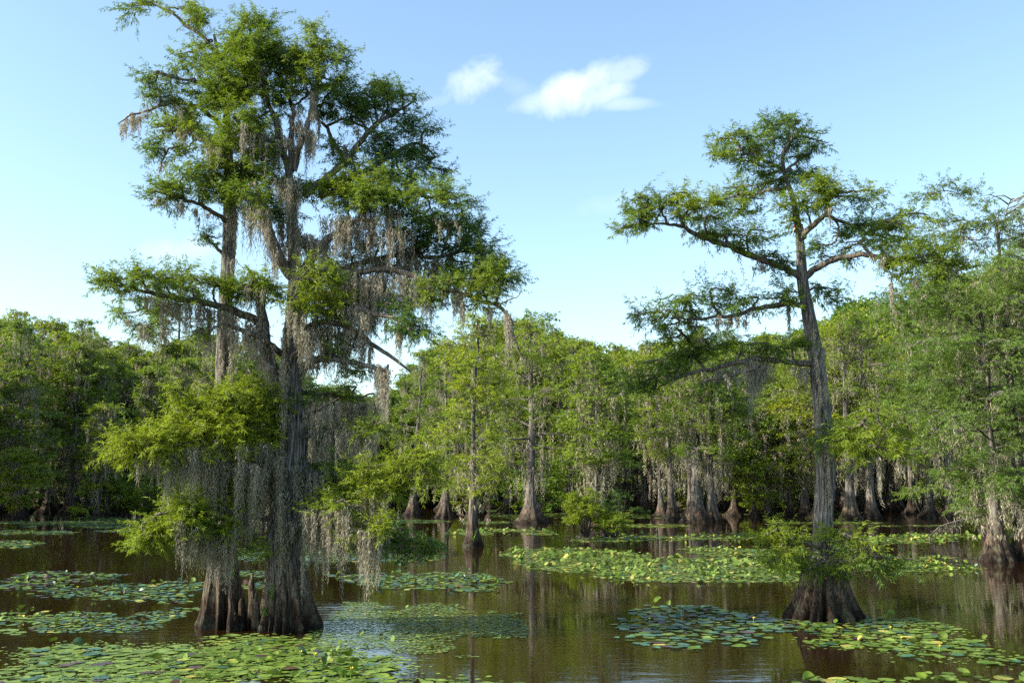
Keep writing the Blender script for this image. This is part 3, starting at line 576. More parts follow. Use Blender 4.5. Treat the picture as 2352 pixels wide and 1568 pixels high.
# middle curtain of moss, behind the stem
B.limb([(690, 900, 6), (740, 905, 5), (800, 915, 4), (860, 905, 2)], [(760, 905, 50, 14, .6, .7), (800, 890, 40, 12, .6, .5)], [(710, 920, 870, 925, 80, 140, .12), (720, 980, 850, 1000, 50, 90, .12)], .3, 1.8)
B.limb([(688, 966, 6), (720, 945, 5), (779, 914, 2)], [], [(700, 950, 780, 920, 14, 60, .06)], 0, -1)
B.limb([(692, 1005, 6), (740, 992, 5), (800, 985, 4), (850, 978, 2.5), (878, 970, 1)], [(760, 985, 60, 10, .75, .8), (830, 985, 46, 14, .3), (865, 975, 24, 10, .2)], [(720, 990, 860, 985, 44, 90, .1)], 0, -1.2)
# lower right bright skirt with long moss
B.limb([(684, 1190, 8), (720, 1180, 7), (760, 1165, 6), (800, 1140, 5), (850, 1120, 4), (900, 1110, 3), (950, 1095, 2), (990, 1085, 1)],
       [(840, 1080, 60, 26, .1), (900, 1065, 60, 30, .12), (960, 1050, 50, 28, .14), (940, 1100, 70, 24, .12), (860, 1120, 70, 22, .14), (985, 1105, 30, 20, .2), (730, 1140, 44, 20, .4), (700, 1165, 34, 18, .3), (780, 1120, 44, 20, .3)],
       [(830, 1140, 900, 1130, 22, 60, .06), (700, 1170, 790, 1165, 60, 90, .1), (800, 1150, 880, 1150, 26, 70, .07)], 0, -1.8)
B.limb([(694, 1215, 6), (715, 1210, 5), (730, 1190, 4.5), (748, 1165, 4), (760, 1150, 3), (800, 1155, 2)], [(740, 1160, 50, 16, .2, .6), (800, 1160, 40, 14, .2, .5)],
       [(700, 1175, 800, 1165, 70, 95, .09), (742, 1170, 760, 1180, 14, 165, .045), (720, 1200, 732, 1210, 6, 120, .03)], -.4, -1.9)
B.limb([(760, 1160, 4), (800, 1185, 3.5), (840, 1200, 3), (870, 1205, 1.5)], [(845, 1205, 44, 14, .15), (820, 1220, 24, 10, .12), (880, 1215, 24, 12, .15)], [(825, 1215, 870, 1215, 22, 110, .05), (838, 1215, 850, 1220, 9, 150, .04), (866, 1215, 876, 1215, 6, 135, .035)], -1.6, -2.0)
B.limb([(700, 1235, 4), (720, 1237, 3.6), (735, 1230, 2.6), (742, 1222, 1.2)], [], [(700, 1240, 740, 1235, 5, 40, .04)], -.5, -.8)
B.limb([(700, 1215, 7), (780, 1215, 6), (860, 1225, 5), (940, 1240, 3.5), (1000, 1255, 2), (1035, 1262, 1)], [(900, 1215, 60, 22, .8), (960, 1240, 50, 22, .85), (1000, 1258, 36, 16, .8), (860, 1245, 60, 20, .85), (930, 1265, 50, 14, .9)],
       [(740, 1215, 900, 1230, 50, 80, .08), (780, 1220, 790, 1222, 4, 150, .03), (900, 1250, 990, 1260, 14, 40, .05)], .6, 2.0)

# ---- the tall open cypress at the right
VS = .78
C = Tree('bald_cypress', 27.2, (1893, 1410), 'tall single cypress at right, bare silver trunk, leafy skirt over wide ribbed base', 'tree', 'cypresses standing in the swamp', 33)
C.trunk([(1893, 1412, 78), (1893, 1385, 66), (1893, 1350, 54), (1892, 1310, 45), (1891, 1290, 35), (1889, 1265, 25), (1889, 1240, 22), (1893, 1160, 20), (1896, 1100, 20.5), (1893, 1000, 19.5), (1884, 900, 18.5), (1874, 820, 17), (1862, 750, 15.5), (1851, 690, 13.5), (1843, 640, 12.5), (1838, 560, 9.5), (1830, 500, 7), (1819, 450, 6), (1806, 410, 5), (1797, 370, 4.2), (1800, 345, 3.5), (1818, 320, 2.5), (1822, 296, 1.2)], 6, 12, .34, .8, 140, 128)
C.limb([(1841, 640, 9), (1815, 622, 8.5), (1780, 607, 8), (1742, 594, 7.5), (1708, 580, 7), (1676, 565, 6.5), (1642, 556, 6), (1612, 545, 5.4), (1585, 530, 5), (1566, 519, 4.4), (1540, 515, 3), (1505, 514, 2.2), (1470, 516, 1.6), (1425, 528, .7)],
       [(1440, 522, 24, 9, .45), (1480, 510, 26, 9, .45), (1475, 455, 30, 22, .38), (1500, 480, 40, 24, .42), (1540, 470, 44, 28, .42), (1465, 485, 20, 26, .4), (1590, 500, 50, 24, .6), (1640, 540, 56, 26, .45), (1690, 540, 50, 24, .42), (1740, 530, 44, 20, .5), (1700, 570, 40, 12, .5, .7), (1640, 500, 40, 20, .7), (1770, 590, 34, 18, .6, .6), (1800, 600, 26, 12, .6, .5)],
       [(1725, 600, 760 + 1000, 606, 7, 22, .04), (1565, 522, 1572, 526, 2, 16, .03)], 0, -1.6, dens=.95)
C.limb([(1566, 519, 3.5), (1568, 497, 3), (1585, 484, 2.6), (1610, 477, 2), (1660, 466, 1)], [(1600, 462, 44, 20, .4), (1650, 455, 40, 18, .42), (1560, 445, 34, 16, .4)], [], -1.2, -1.5)
C.limb([(1812, 432, 4.5), (1790, 434, 4), (1759, 439, 3.4), (1735, 447, 2.6), (1700, 448, 1.2)], [(1690, 430, 44, 16, .42), (1740, 425, 44, 18, .45), (1725, 455, 50, 14, .5), (1670, 455, 40, 14, .45), (1700, 480, 30, 14, .6, .5), (1780, 415, 30, 20, .55)], [], 0, .9)
C.limb([(1797, 388, 5), (1778, 379, 4.4), (1751, 368, 4), (1722, 356, 3), (1702, 348, 1.4)], [(1660, 320, 34, 20, .6), (1700, 310, 40, 22, .6), (1690, 345, 40, 20, .7), (1740, 345, 44, 20, .72), (1670, 355, 26, 18, .7), (1715, 370, 30, 16, .75)], [], 0, -.8)
C.limb([(1799, 358, 4), (1812, 338, 3.4), (1820, 315, 3), (1822, 290, 1.5)], [(1770, 290, 44, 22, .62), (1820, 280, 44, 20, .6), (1865, 305, 44, 18, .65), (1885, 325, 26, 20, .75), (1830, 320, 50, 22, .78), (1770, 320, 44, 20, .72)], [], 0, .4)
C.limb([(1802, 395, 3.4), (1830, 372, 3), (1865, 350, 1.5)], [(1840, 360, 46, 18, .85), (1800, 395, 50, 18, .85), (1850, 395, 30, 16, .9, .7), (1760, 400, 30, 14, .7, .7)], [], 0, .8)
C.limb([(1838, 552, 7), (1850, 535, 7), (1867, 518, 6.5), (1882, 505, 6), (1896, 494, 5), (1900, 478, 4), (1902, 455, 2)], [(1850, 440, 56, 26, .42), (1900, 420, 44, 18, .4), (1930, 440, 44, 20, .45), (1820, 470, 44, 26, .45), (1880, 465, 50, 22, .5), (2000, 440, 20, 26, .45), (1965, 455, 34, 14, .5), (1810, 510, 30, 20, .5, .7)],
       [(1903, 462, 1908, 500, 6, 28, .03)], 0, -1.0)
C.limb([(1902, 495, 4.4), (1930, 507, 4), (1958, 517, 3.4), (1999, 540, 2)], [(1990, 520, 50, 24, .72), (1940, 540, 40, 20, .8, .8), (2040, 510, 44, 20, .6), (2080, 520, 44, 22, .55), (2110, 492, 34, 14, .42), (2060, 550, 56, 20, .68), (2120, 555, 40, 20, .5), (1900, 560, 50, 20, .8, .7)], [], -.8, .6)
C.limb([(1852, 636, 8), (1872, 618, 7.5), (1896, 604, 7), (1935, 592, 6.5), (1970, 586, 6), (2010, 586, 5), (2041, 591, 4), (2090, 596, 3), (2150, 605, 1.5)], [(2060, 600, 44, 20, .35), (2120, 590, 56, 24, .36), (2190, 600, 50, 24, .45), (2150, 630, 60, 18, .4), (2060, 635, 30, 22, .42), (2100, 570, 44, 16, .5), (2040, 565, 44, 16, .62), (2160, 570, 40, 14, .5)],
       [(2005, 580, 2040, 590, 10, 30, .05), (2045, 640, 2047, 650, 4, 95, .02), (2080, 640, 2110, 640, 4, 25)], 0, -1.4)
C.limb([(2005, 586, 3.5), (1990, 575, 3.5), (1975, 560, 2.5), (1940, 570, 1.5)], [(1970, 555, 44, 14, .7, .8), (1910, 590, 50, 10, .8, .5)], [], -.8, -.3)
C.limb([(1852, 670, 3), (1880, 660, 2.4), (1920, 665, 1.2)], [(1890, 660, 36, 16, .85, .9), (1915, 680, 26, 14, .85, .8)], [], 0, 1.0)
C.limb([(1853, 706, 7), (1830, 699, 6.5), (1792, 698, 6), (1760, 703, 5.6), (1730, 711, 5), (1700, 720, 4.6), (1668, 727, 4), (1620, 731, 3.2), (1575, 733, 2.2), (1530, 728, 1)],
       [(1480, 722, 34, 12, .6), (1520, 715, 44, 14, .62), (1560, 690, 40, 14, .6), (1600, 680, 44, 18, .62), (1650, 665, 40, 18, .62), (1660, 700, 60, 18, .65), (1720, 685, 50, 20, .6), (1780, 685, 50, 20, .45), (1820, 670, 30, 20, .5), (1580, 715, 44, 12, .65), (1540, 745, 44, 14, .6), (1600, 750, 44, 14, .6, .8)],
       [(1640, 730, 1700, 726, 18, 36, .05), (1700, 720, 1740, 714, 6, 24), (1808, 700, 1812, 702, 5, 100, .03), (1590, 760, 1625, 762, 7, 26, .05)], 0, -1.4)
C.limb([(1586, 790, 4), (1572, 770, 3.4), (1552, 752, 2)], [(1545, 775, 40, 14, .55), (1600, 775, 34, 14, .55)], [(1605, 770, 1625, 775, 6, 24, .04)], -.6, -1.0)
C.limb([(1872, 838, 7), (1855, 836, 7), (1820, 832, 6.5), (1771, 826, 6.2), (1740, 824, 6), (1709, 828, 5.5), (1665, 838, 5), (1626, 848, 4.4), (1585, 858, 3.8), (1544, 873, 3), (1500, 895, 1.2)],
       [(1500, 830, 44, 18, .62), (1560, 810, 56, 24, .58), (1620, 800, 56, 22, .55), (1680, 790, 56, 20, .55), (1740, 790, 50, 20, .55), (1480, 865, 44, 16, .7), (1540, 850, 44, 16, .65), (1800, 800, 40, 16, .6), (1830, 790, 26, 16, .5, .7), (1470, 890, 30, 14, .8, .8)],
       [(1712, 832, 1750, 832, 34, 95, .05), (1755, 832, 1772, 832, 8, 60, .04), (1830, 838, 1855, 842, 12, 50, .05), (1640, 850, 1700, 842, 14, 44, .05)], 0, -1.2)
C.limb([(1740, 842, 3.4), (1700, 856, 3), (1640, 872, 2), (1600, 880, 1)], [(1620, 880, 40, 10, .7, .5)], [(1640, 874, 1720, 854, 9, 30, .04)], -1, -1.5)
# bright clump to the right of the trunk
C.limb([(1905, 1022, 4), (1930, 1010, 3.6), (1960, 985, 3), (1990, 960, 2), (2020, 935, 1)], [(2010, 950, 34, 20, .1), (1970, 980, 50, 22, .12), (2020, 990, 60, 24, .1), (1960, 1010, 44, 18, .3), (2060, 1010, 44, 12, .3, .7)], [], -.2, -2.2)
C.limb([(1908, 1030, 3.4), (1960, 1022, 3), (2010, 1025, 2.4), (2060, 1035, 1)], [(2020, 1035, 60, 14, .05), (2075, 1045, 40, 14, .12), (1990, 1030, 40, 12, .2), (1920, 990, 26, 18, .5, .7)], [(2015, 1050, 2030, 1052, 7, 100, .04), (2060, 1050, 2080, 1055, 5, 40, .04)], -.2, -2.0)
C.limb([(1878, 985, 2.4), (1860, 988, 2), (1845, 992, .8)], [(1850, 1005, 40, 12, .6, .5)], [], -.3, -.8, name='snag')
C.limb([(1905, 1245, 2), (1925, 1225, 1.6), (1960, 1222, .8)], [], [], -.3, -.6, name='snag')
# moss and skirt round the base
C.limb([(1900, 1000, .2), (1900, 1100, .2), (1905, 1200, .2)], [], [(1890, 790, 1906, 1150, 40, 50, .03, -.12), (1868, 760, 1884, 900, 16, 50, .03, -.14), (1880, 900, 1875, 940, 4, 60, .03, -.3)], name='moss_beard')
C.limb([(1889, 1262, 4), (1860, 1250, 3.4), (1830, 1235, 2.8), (1795, 1225, 1.2)], [(1800, 1222, 34, 9, .02), (1830, 1240, 44, 12, .08), (1800, 1262, 44, 12, .15), (1840, 1280, 56, 14, .3), (1780, 1285, 34, 9, .3, .8), (1770, 1225, 20, 6, .15)], [], -.4, -1.4)
C.limb([(1905, 1240, 4), (1930, 1225, 3.4), (1960, 1235, 2.8), (2000, 1262, 1.2)], [(1925, 1218, 34, 16, .3), (1955, 1235, 44, 18, .3), (1930, 1262, 50, 16, .55), (1985, 1262, 44, 14, .7, .8), (1965, 1286, 50, 12, .65, .8), (1900, 1285, 50, 10, .5)], [(1920, 1240, 1960, 1245, 5, 24, .04)], -.4, -1.3)
C.limb([(1885, 1290, 3), (1870, 1300, 2.2), (1850, 1310, .8)], [(1880, 1302, 40, 8, .35, .8), (1940, 1305, 50, 8, .5, .8), (2010, 1300, 50, 8, .6, .6), (2090, 1285, 40, 10, .7, .5)], [], -.7, -1.2)

# ------------------------------------------------------------------ forest cypresses: generator in local metres
def gen_tree(seed, H=22., z0=5., Wd=5.2, flare=1.5, tr=.36, nl=23, bpl=6.5, ncl=10, K=7, fl=.42, fw=.135, bR=.92, clen=.9, tint=(.35, .6), moss=72, mlen=3.0, mq=(.42, .115),
             lean=0., top=.35, shape='round', segs=32, droop=.3, base_pal=None, mossw=.22, sparse=1.0, decay=1.0, rnd=.35):
    r = np.random.default_rng(seed)
    # trunk
    zs = np.r_[-.5, 0, .35, .8, 1.5, 2.6, 4, 6.5, np.linspace(9, H * .97, 7)]
    rr = tr * (1 - .82 * np.clip(zs / H, 0, 1)) + (flare - tr) * np.exp(-np.clip(zs, 0, None) / decay) * .9
    wx = np.cumsum(r.normal(0, .12, len(zs))) * np.clip(zs / H, 0, 1) + lean * zs; wy = np.cumsum(r.normal(0, .12, len(zs))) * np.clip(zs / H, 0, 1)
    tp = smooth_path(np.stack([wx, wy, zs, rr], 1), 38)
    wood, leaf, mo = MB(), MB(), MB()
    tube(wood, tp, segs, flute_fn(seed, 8, .27, 1.7, .04))
    mtops, mls = [], []
    ga = r.uniform(0, 6.28)
    for k in range(nl):
        f = (k + r.uniform(-.3, .3)) / nl; f = min(max(f, 0), 1); z = z0 + (H - z0) * f ** .92 * .97
        if shape == 'round': prof = math.sin(math.pi * min(1, .22 + .78 * f) ** .8) ** .6 * (1 - .25 * f)
        elif shape == 'column': prof = .75 + .25 * math.sin(f * 9 + seed) if f < .85 else 1.2 - f
        elif shape == 'flat': prof = .45 + .6 * math.sin(math.pi * f) + (.35 if f > .8 else 0)
        else: prof = 1.05 - .85 * f
        Ln = Wd * max(.18, prof) * r.uniform(.62, 1.2)
        ga += 2.399 + r.normal(0, .5); a = np.array((math.cos(ga), math.sin(ga), 0))
        i = np.argmin(abs(tp[:, 2] - z)); s0 = tp[i, :3]
        rise = r.uniform(.05, .5) * (1.2 if f > .7 else .7) - (.25 if f < .2 else 0)
        side = np.array((-a[1], a[0], 0)) * r.normal(0, .25)
        pts = [(*s0, tr * .26 * (1.2 - f)), (*(s0 + a * Ln * .35 + side * Ln * .2 + np.array((0, 0, Ln * rise * .6))), tr * .18 * (1.2 - f)),
               (*(s0 + a * Ln * .7 + side * Ln * .4 + np.array((0, 0, Ln * rise * .85))), tr * .10), (*(s0 + a * Ln + side * Ln * .5 + np.array((0, 0, Ln * (rise * .8 - .08)))), .02)]
        lp = smooth_path(pts, 12); tube(wood, lp, 5)
        nb = max(2, int(round(bpl * Ln / Wd * r.uniform(.8, 1.25) * sparse + .5)))
        lt = r.uniform(tint[0], tint[1]) - .02
        cs, rs, Rs, ts = [], [], [], []
        for b in range(nb):
            t = r.uniform(.3, 1.0); j = min(11, int(t * 11.99)); p0 = lp[j, :3]
            sd = np.array((-a[1], a[0], 0)) * r.choice([-1, 1]) * r.uniform(.2, .45) * Ln * (1.1 - t * .6)
            c = p0 + sd + a * r.uniform(0, .12) * Ln + np.array((0, 0, r.uniform(-.1, .3)))
            cs.append(c); rs.append(p0 - a * .3); Rs.append(bR * r.uniform(.7, 1.3)); ts.append(lt + r.normal(0, .05))
            if r.random() < moss / (nl * nb) * 1.0: mtops.append(c - np.array((0, 0, .1))); mls.append(mlen * r.uniform(.4, 1.2))
        boughs(leaf, wood, cs, rs, Rs, ts, r, ncl=ncl, K=K, fl=fl, fw=fw, clen=clen, twig_r=.035 * min(1, fl / .3), droop=droop, flat=.42, rnd=rnd)
        for q in range(int(moss / nl * 1.3)):
            j = r.integers(3, 11); mtops.append(lp[j, :3] + r.normal(0, .15, 3)); mls.append(mlen * r.uniform(.3, 1.15) * (1.5 if f < .3 else .8))
    if moss > 20:
        for q in range(int(moss * .45)):
            j = r.integers(3, 11); k_ = int(abs(r.normal(0, .16)) * 37); a_ = r.uniform(0, 6.28); z_ = np.interp(r.uniform(z0 * .55, z0 * 1.35), tp[:, 2], np.arange(len(tp)))
            mtops.append(tp[int(z_), :3] + np.array((math.cos(a_), math.sin(a_), 0)) * r.uniform(.1, Wd * .45)); mls.append(mlen * r.uniform(.5, 1.3))
    # top tuft
    cs = [tp[-1, :3] + r.normal(0, .5, 3) * (1, 1, .4) for _ in range(4)]
    boughs(leaf, wood, cs, [tp[-4, :3]] * 4, [bR] * 4, [tint[0]] * 4, r, ncl=ncl, K=K, fl=fl, fw=fw, clen=clen, twig_r=.03)
    if mtops: moss_clumps(mo, mtops, [min(b_, max(.3, a_[2] - .9 - .1 * H * r.random())) for a_, b_ in zip(mtops, mls)], mossw * r.uniform(.6, 1.5, len(mtops)), 4, mq[0], mq[1], r, (1.0, 1.0, .93))
    return wood, leaf, mo

def make_tree(wood, leaf, mo, loc, rot, sc, label, group, name='bald_cypress', cat='tree'):
    root = empty(name, loc, label, cat, group); root.rotation_euler = (0, 0, rot); root.scale = sc
    for me, nm in ((wood, 'trunk'), (leaf, 'crown'), (mo, 'hanging_moss')):
        if me is None or len(me.vertices) == 0: continue
        o = bpy.data.objects.new(nm, me); COL.objects.link(o); o.parent = root
        if nm == 'hanging_moss': o['kind'] = 'stuff'
    return root
def meshes(g, leafm=None):
    w, l, m = g
    return w.mesh('trunk', M_BARK_FAR, True), l.mesh('crown', leafm or M_LEAF_FAR), (m.mesh('hanging_moss', M_MOSS) if m.n else None)

PROTO = {
    'round': [meshes(gen_tree(101, 22, 8, 5.4, tint=(.25, .55))), meshes(gen_tree(102, 22, 9, 5.0, tint=(.3, .6), lean=.03)), meshes(gen_tree(103, 22, 7, 5.8, tint=(.28, .5)))],
    'flat': [meshes(gen_tree(104, 22, 10, 5.2, tint=(.22, .5), shape='flat', nl=17, sparse=1.0)), meshes(gen_tree(105, 22, 11, 4.6, tint=(.25, .5), shape='flat', nl=15, lean=-.03, sparse=1.0))],
    'column': [meshes(gen_tree(106, 22, 5, 3.2, tint=(.3, .6), shape='column', nl=36, bpl=3.6, tr=.26, flare=1.1)), meshes(gen_tree(107, 22, 9, 2.8, tint=(.3, .55), shape='column', nl=30, bpl=3.2, tr=.26, flare=1.1))],
    'low': [meshes(gen_tree(108, 9, 1.6, 3.4, tint=(.12, .4), shape='flat', nl=20, bpl=3.6, tr=.2, flare=.8, moss=14, mlen=1.1, bR=.7)), meshes(gen_tree(109, 7, 1.0, 2.8, tint=(.1, .35), shape='round', nl=18, bpl=3.2, tr=.16, flare=.7, moss=10, mlen=.9, bR=.6))],
    'broad': [meshes(gen_tree(110, 20, 3, 6.2, tint=(.55, .85), shape='round', nl=40, bpl=6, K=8, fl=.30, fw=.19, moss=0, droop=.1, flare=.6)), meshes(gen_tree(111, 20, 2, 5.6, tint=(.6, .9), shape='round', nl=36, bpl=6, K=8, fl=.30, fw=.19, moss=0, droop=.1, flare=.6))],
}
fr = np.random.default_rng(5)
def profile(u):
    return float(np.interp(u, [-400, 0, 60, 130, 215, 240, 330, 420, 480, 560, 650, 750, 850, 900, 940, 1000, 1060, 1130, 1180, 1250, 1320, 1380, 1450, 1520, 1600, 1700, 1760, 1850, 1930, 2000, 2100, 2200, 2352, 2700],
                           [700, 722, 725, 738, 770, 792, 792, 770, 775, 800, 840, 880, 905, 900, 850, 790, 765, 750, 722, 738, 764, 790, 776, 772, 775, 775, 766, 742, 712, 692, 684, 650, 600, 560]))
ZONES = [(110, 'left border', 'in the dark stand against the left border'), (240, 'left stand', 'in the dark stand behind the olive layered cypress'), (420, 'left cove', 'at the back of the shaded left cove'),
         (640, 'behind straight stem', 'far behind the straight mossy stem'), (830, 'behind forked stem', 'far behind the massive forked cypress'), (1000, 'gap', 'beyond the moss curtains, in the low gap'),
         (1150, 'channel', 'far behind the slender channel tree'), (1300, 'centre', 'behind the widest grey mid-water base'), (1460, 'sprouts', 'far behind the sprouting low base'),
         (1680, 'joined pair', 'behind the two joined conical bases'), (1860, 'left of single', 'in the tree line left of the tall single cypress'), (2000, 'right of single', 'just right of the tall single trunk'),
         (2140, 'bright clump', 'beyond the bright clump of boughs at right'), (2260, 'fallen branch', 'behind the fallen branch at right'), (9999, 'right border', 'behind the big cypresses at the right border')]
def zone(u):
    for a, b, c in ZONES:
        if u < a: return b, c
KINDW = {'round': 'round-crowned cypress', 'flat': 'flat-topped cypress with layered boughs', 'column': 'slender narrow-crowned cypress', 'low': 'low bright green young cypress', 'broad': 'dark green broadleaf tree'}
def far_tree(u, Yd, vtop, kind=None, idx=None, label=None, base_w=None, name='bald_cypress', xs=1.0, grp=None):
    kind = kind or fr.choice(['round', 'flat', 'column'], p=[.5, .27, .23])
    pr = PROTO[kind]; idx = fr.integers(0, len(pr)) if idx is None else idx
    g = P(u, 1112, Yd); g[2] = 0
    H0 = {'low': (9, 7)[idx] if kind == 'low' else 0}.get(kind, 20 if kind == 'broad' else 22)
    top = P(u, vtop, Yd)[2]; gz = 0
    if kind == 'broad':
        gz = .4 + float(np.clip((Yd - 190) / 260, 0, 1) * (6 + 14 * np.clip((g[0] - 20) / 120, 0, 1))); g[2] = gz
    s = max(.25, (top - gz) / (H0 * 1.0))
    k = xs * (s * .4 + .6)
    z, w = zone(u)
    lab = label or f'{KINDW[kind]} {w}'
    gr = grp or f'{KINDW[kind].split(" ")[0]} {"broadleaf trees" if kind == "broad" else "cypresses"}: {z}'
    return make_tree(*pr[idx], g, fr.uniform(0, 6.28), (k, k, s), lab, gr, name if kind != 'broad' else 'broadleaf_tree')

rows = [(112, 62, 70, 150, .35), (126, 48, 34, 110, .16), (142, 46, 14, 80, .05), (160, 50, 0, 60, 0), (182, 56, -4, 40, 0)]
for Yd, step, lo, hi, gap in rows:
    u = -260 + fr.uniform(0, step)
    while u < 2640:
        s_ = step * 150 / Yd * .95
        if fr.random() > gap:
            inner = 560 < u < 1000
            if not (inner and Yd < 150) and not (Yd < 130 and 240 < u < 1010) and not (Yd < 120 and 1000 < u < 1500):
                far_tree(u, Yd + fr.uniform(-5, 5), profile(u) + fr.uniform(lo, hi) * (1 if not inner else .4))
        u += s_ * fr.uniform(.7, 1.3)
# young bright cypresses along the foot of the far stand
for i in range(24):
    u = fr.uniform(1000, 2352) if i > 6 else fr.uniform(0, 420)
    Yd = fr.uniform(104, 128); far_tree(u, Yd, 1112 - fr.uniform(5, 75), 'low')
# the near left shore goes on outside the picture and shades the left cove
for i in range(16):
    Yd = fr.uniform(74, 135); x = -Yd * .515 - fr.uniform(9, 34); g = np.array((x, Yd, 0)); sc_ = fr.uniform(.95, 1.25)
    pr = PROTO['round'][i % 3]; make_tree(*pr, g, fr.uniform(0, 6.28), (sc_, sc_, sc_), 'cypress on the left shore just outside the picture', 'cypresses: left shore')
# broadleaf woods on the rise behind
for i in range(26):
    u = fr.uniform(1840, 2420); far_tree(u, fr.uniform(196, 250), profile(u) - 6 + fr.uniform(-8, 25), 'broad')
for i in range(26):
    u = fr.uniform(-150, 1850); far_tree(u, fr.uniform(190, 230), profile(u) + 10 + fr.uniform(0, 30), 'broad')
u = -220
while u < 2560:
    z_, w_ = zone(u)
    far_tree(u, fr.uniform(172, 190), 1112 - fr.uniform(38, 80), 'broad', xs=1.15, label='low shaded broadleaf thicket ' + w_, grp='thickets: ' + z_)
    u += fr.uniform(38, 58)
for u, v in ((905, 905), (925, 930), (885, 945), (940, 960)):
    far_tree(u, 150, v, 'broad', label='dark broadleaf tree in shade behind the moss curtains of the forked cypress', grp='dark trees behind the moss')

# ------------------------------------------------------------------ individual trees of the middle distance
GRP = 'cypresses standing in the swamp'
def mid_tree(seed, u, v, vtop, label, Wpx, z0px, kind='round', name='bald_cypress', flare_px=None, tr_px=None, rot=0., **kw):
    g = ground(u, v); Yd = g[1]; px = Yd / FPX
    H = P(u, vtop, Yd)[2]; z0px *= .62; tr_px = (tr_px or 12) * .68
    d = dict(H=H, z0=z0px * px, Wd=Wpx * px, flare=(flare_px or 36) * px, tr=(tr_px or 12) * px, shape=kind)
    d.update(kw)
    w, l, m = gen_tree(seed, **d)
    return make_tree(*meshes((w, l, m), M_LEAF), g, rot, (1, 1, 1), label, GRP, name)
FINE = dict(fl=.20, fw=.044, K=13, ncl=10, bR=.7, clen=.55, mq=(.28, .06))
mid_tree(201, 1085, 1255, 722, 'slender cypress with thin crooked trunk and knobbly knees, nearest in the central channel', 110, 225, 'column', flare_px=24, tr_px=12, nl=34, bpl=5, tint=(.08, .4), moss=45, mlen=1.0, **FINE)
mid_tree(202, 1221, 1200, 730, 'cypress with the widest ribbed grey base in the middle of the water', 120, 240, 'round', flare_px=43, tr_px=17, nl=30, bpl=6, tint=(.25, .55), moss=90, mlen=2.4, lean=-.01, **{**FINE, 'fl': .28, 'fw': .08, 'K': 10, 'bR': .95, 'clen': .8})
mid_tree(203, 1368, 1232, 800, 'cypress with bushy green sprouts hiding its knobbly low base', 95, 260, 'round', flare_px=46, tr_px=8, decay=.7, nl=26, bpl=5, tint=(.3, .55), moss=60, mlen=2.0, **{**FINE, 'fl': .25, 'fw': .068, 'bR': .8, 'clen': .7})
mid_tree(204, 1022, 1188, 800, 'cypress with a pale red-brown flared base behind the slender channel tree', 80, 150, 'round', flare_px=26, tr_px=9, nl=22, bpl=5, tint=(.2, .5), moss=60, mlen=2.0, **{**FINE, 'fl': .30, 'fw': .075, 'K': 9})
mid_tree(205, 948, 1183, 800, 'dark-based cypress just right of the moss curtains of the forked tree', 80, 170, 'round', flare_px=24, tr_px=10, nl=22, bpl=5, tint=(.25, .55), moss=60, mlen=2.0, **{**FINE, 'fl': .30, 'fw': .075, 'K': 9})
mid_tree(206, 1600, 1198, 770, 'cypress with a broad conical brown base, left one of two joined at the water', 110, 270, 'round', flare_px=38, tr_px=18, nl=28, bpl=6, tint=(.3, .55), moss=80, mlen=2.4, **{**FINE, 'fl': .30, 'fw': .075, 'K': 9, 'bR': .95, 'clen': .85})
mid_tree(207, 1636, 1198, 830, 'dark-trunked cypress standing against the right side of a broad conical one', 90, 230, 'flat', flare_px=26, tr_px=15, nl=22, bpl=6, tint=(.4, .6), moss=90, mlen=2.6, **{**FINE, 'fl': .30, 'fw': .075, 'K': 9, 'bR': .95, 'clen': .85})
mid_tree(208, 1545, 1193, 800, 'narrow twisted cypress with a small reddish base left of the joined pair', 80, 220, 'flat', flare_px=20, tr_px=12, nl=22, bpl=5, tint=(.3, .5), moss=60, mlen=2.2, **{**FINE, 'fl': .30, 'fw': .075, 'K': 9})
for i, (u, v, vt, w_, z_, fp, tp_, lb_) in enumerate([(1850, 1186, 760, 90, 240, 22, 11, 'cypress with a small dark flared base seen just left of the tall single trunk'),
        (1955, 1190, 740, 100, 260, 30, 15, 'cypress with a shaded bell-shaped base first to the right of the tall single trunk'), (2002, 1190, 720, 100, 250, 26, 13, 'cypress with a dark wide base second to the right of the tall single trunk'),
        (2095, 1180, 720, 90, 240, 16, 8, 'small reddish-based cypress in the shaded row right of the tall single trunk'), (2188, 1189, 690, 120, 200, 30, 14, 'cypress with pale grey flared base near the fallen branch at right'),
        (1718, 1175, 790, 90, 220, 20, 12, 'narrow brown cypress at the far waterline between the joined pair and the tall single trunk')]):
    mid_tree(220 + i, u, v, vt, lb_, w_, z_, 'round', flare_px=fp, tr_px=tp_, nl=24, bpl=5.5, tint=(.3, .58), moss=80, mlen=2.4, **{**FINE, 'fl': .30, 'fw': .075, 'K': 9, 'bR': .95, 'clen': .85})
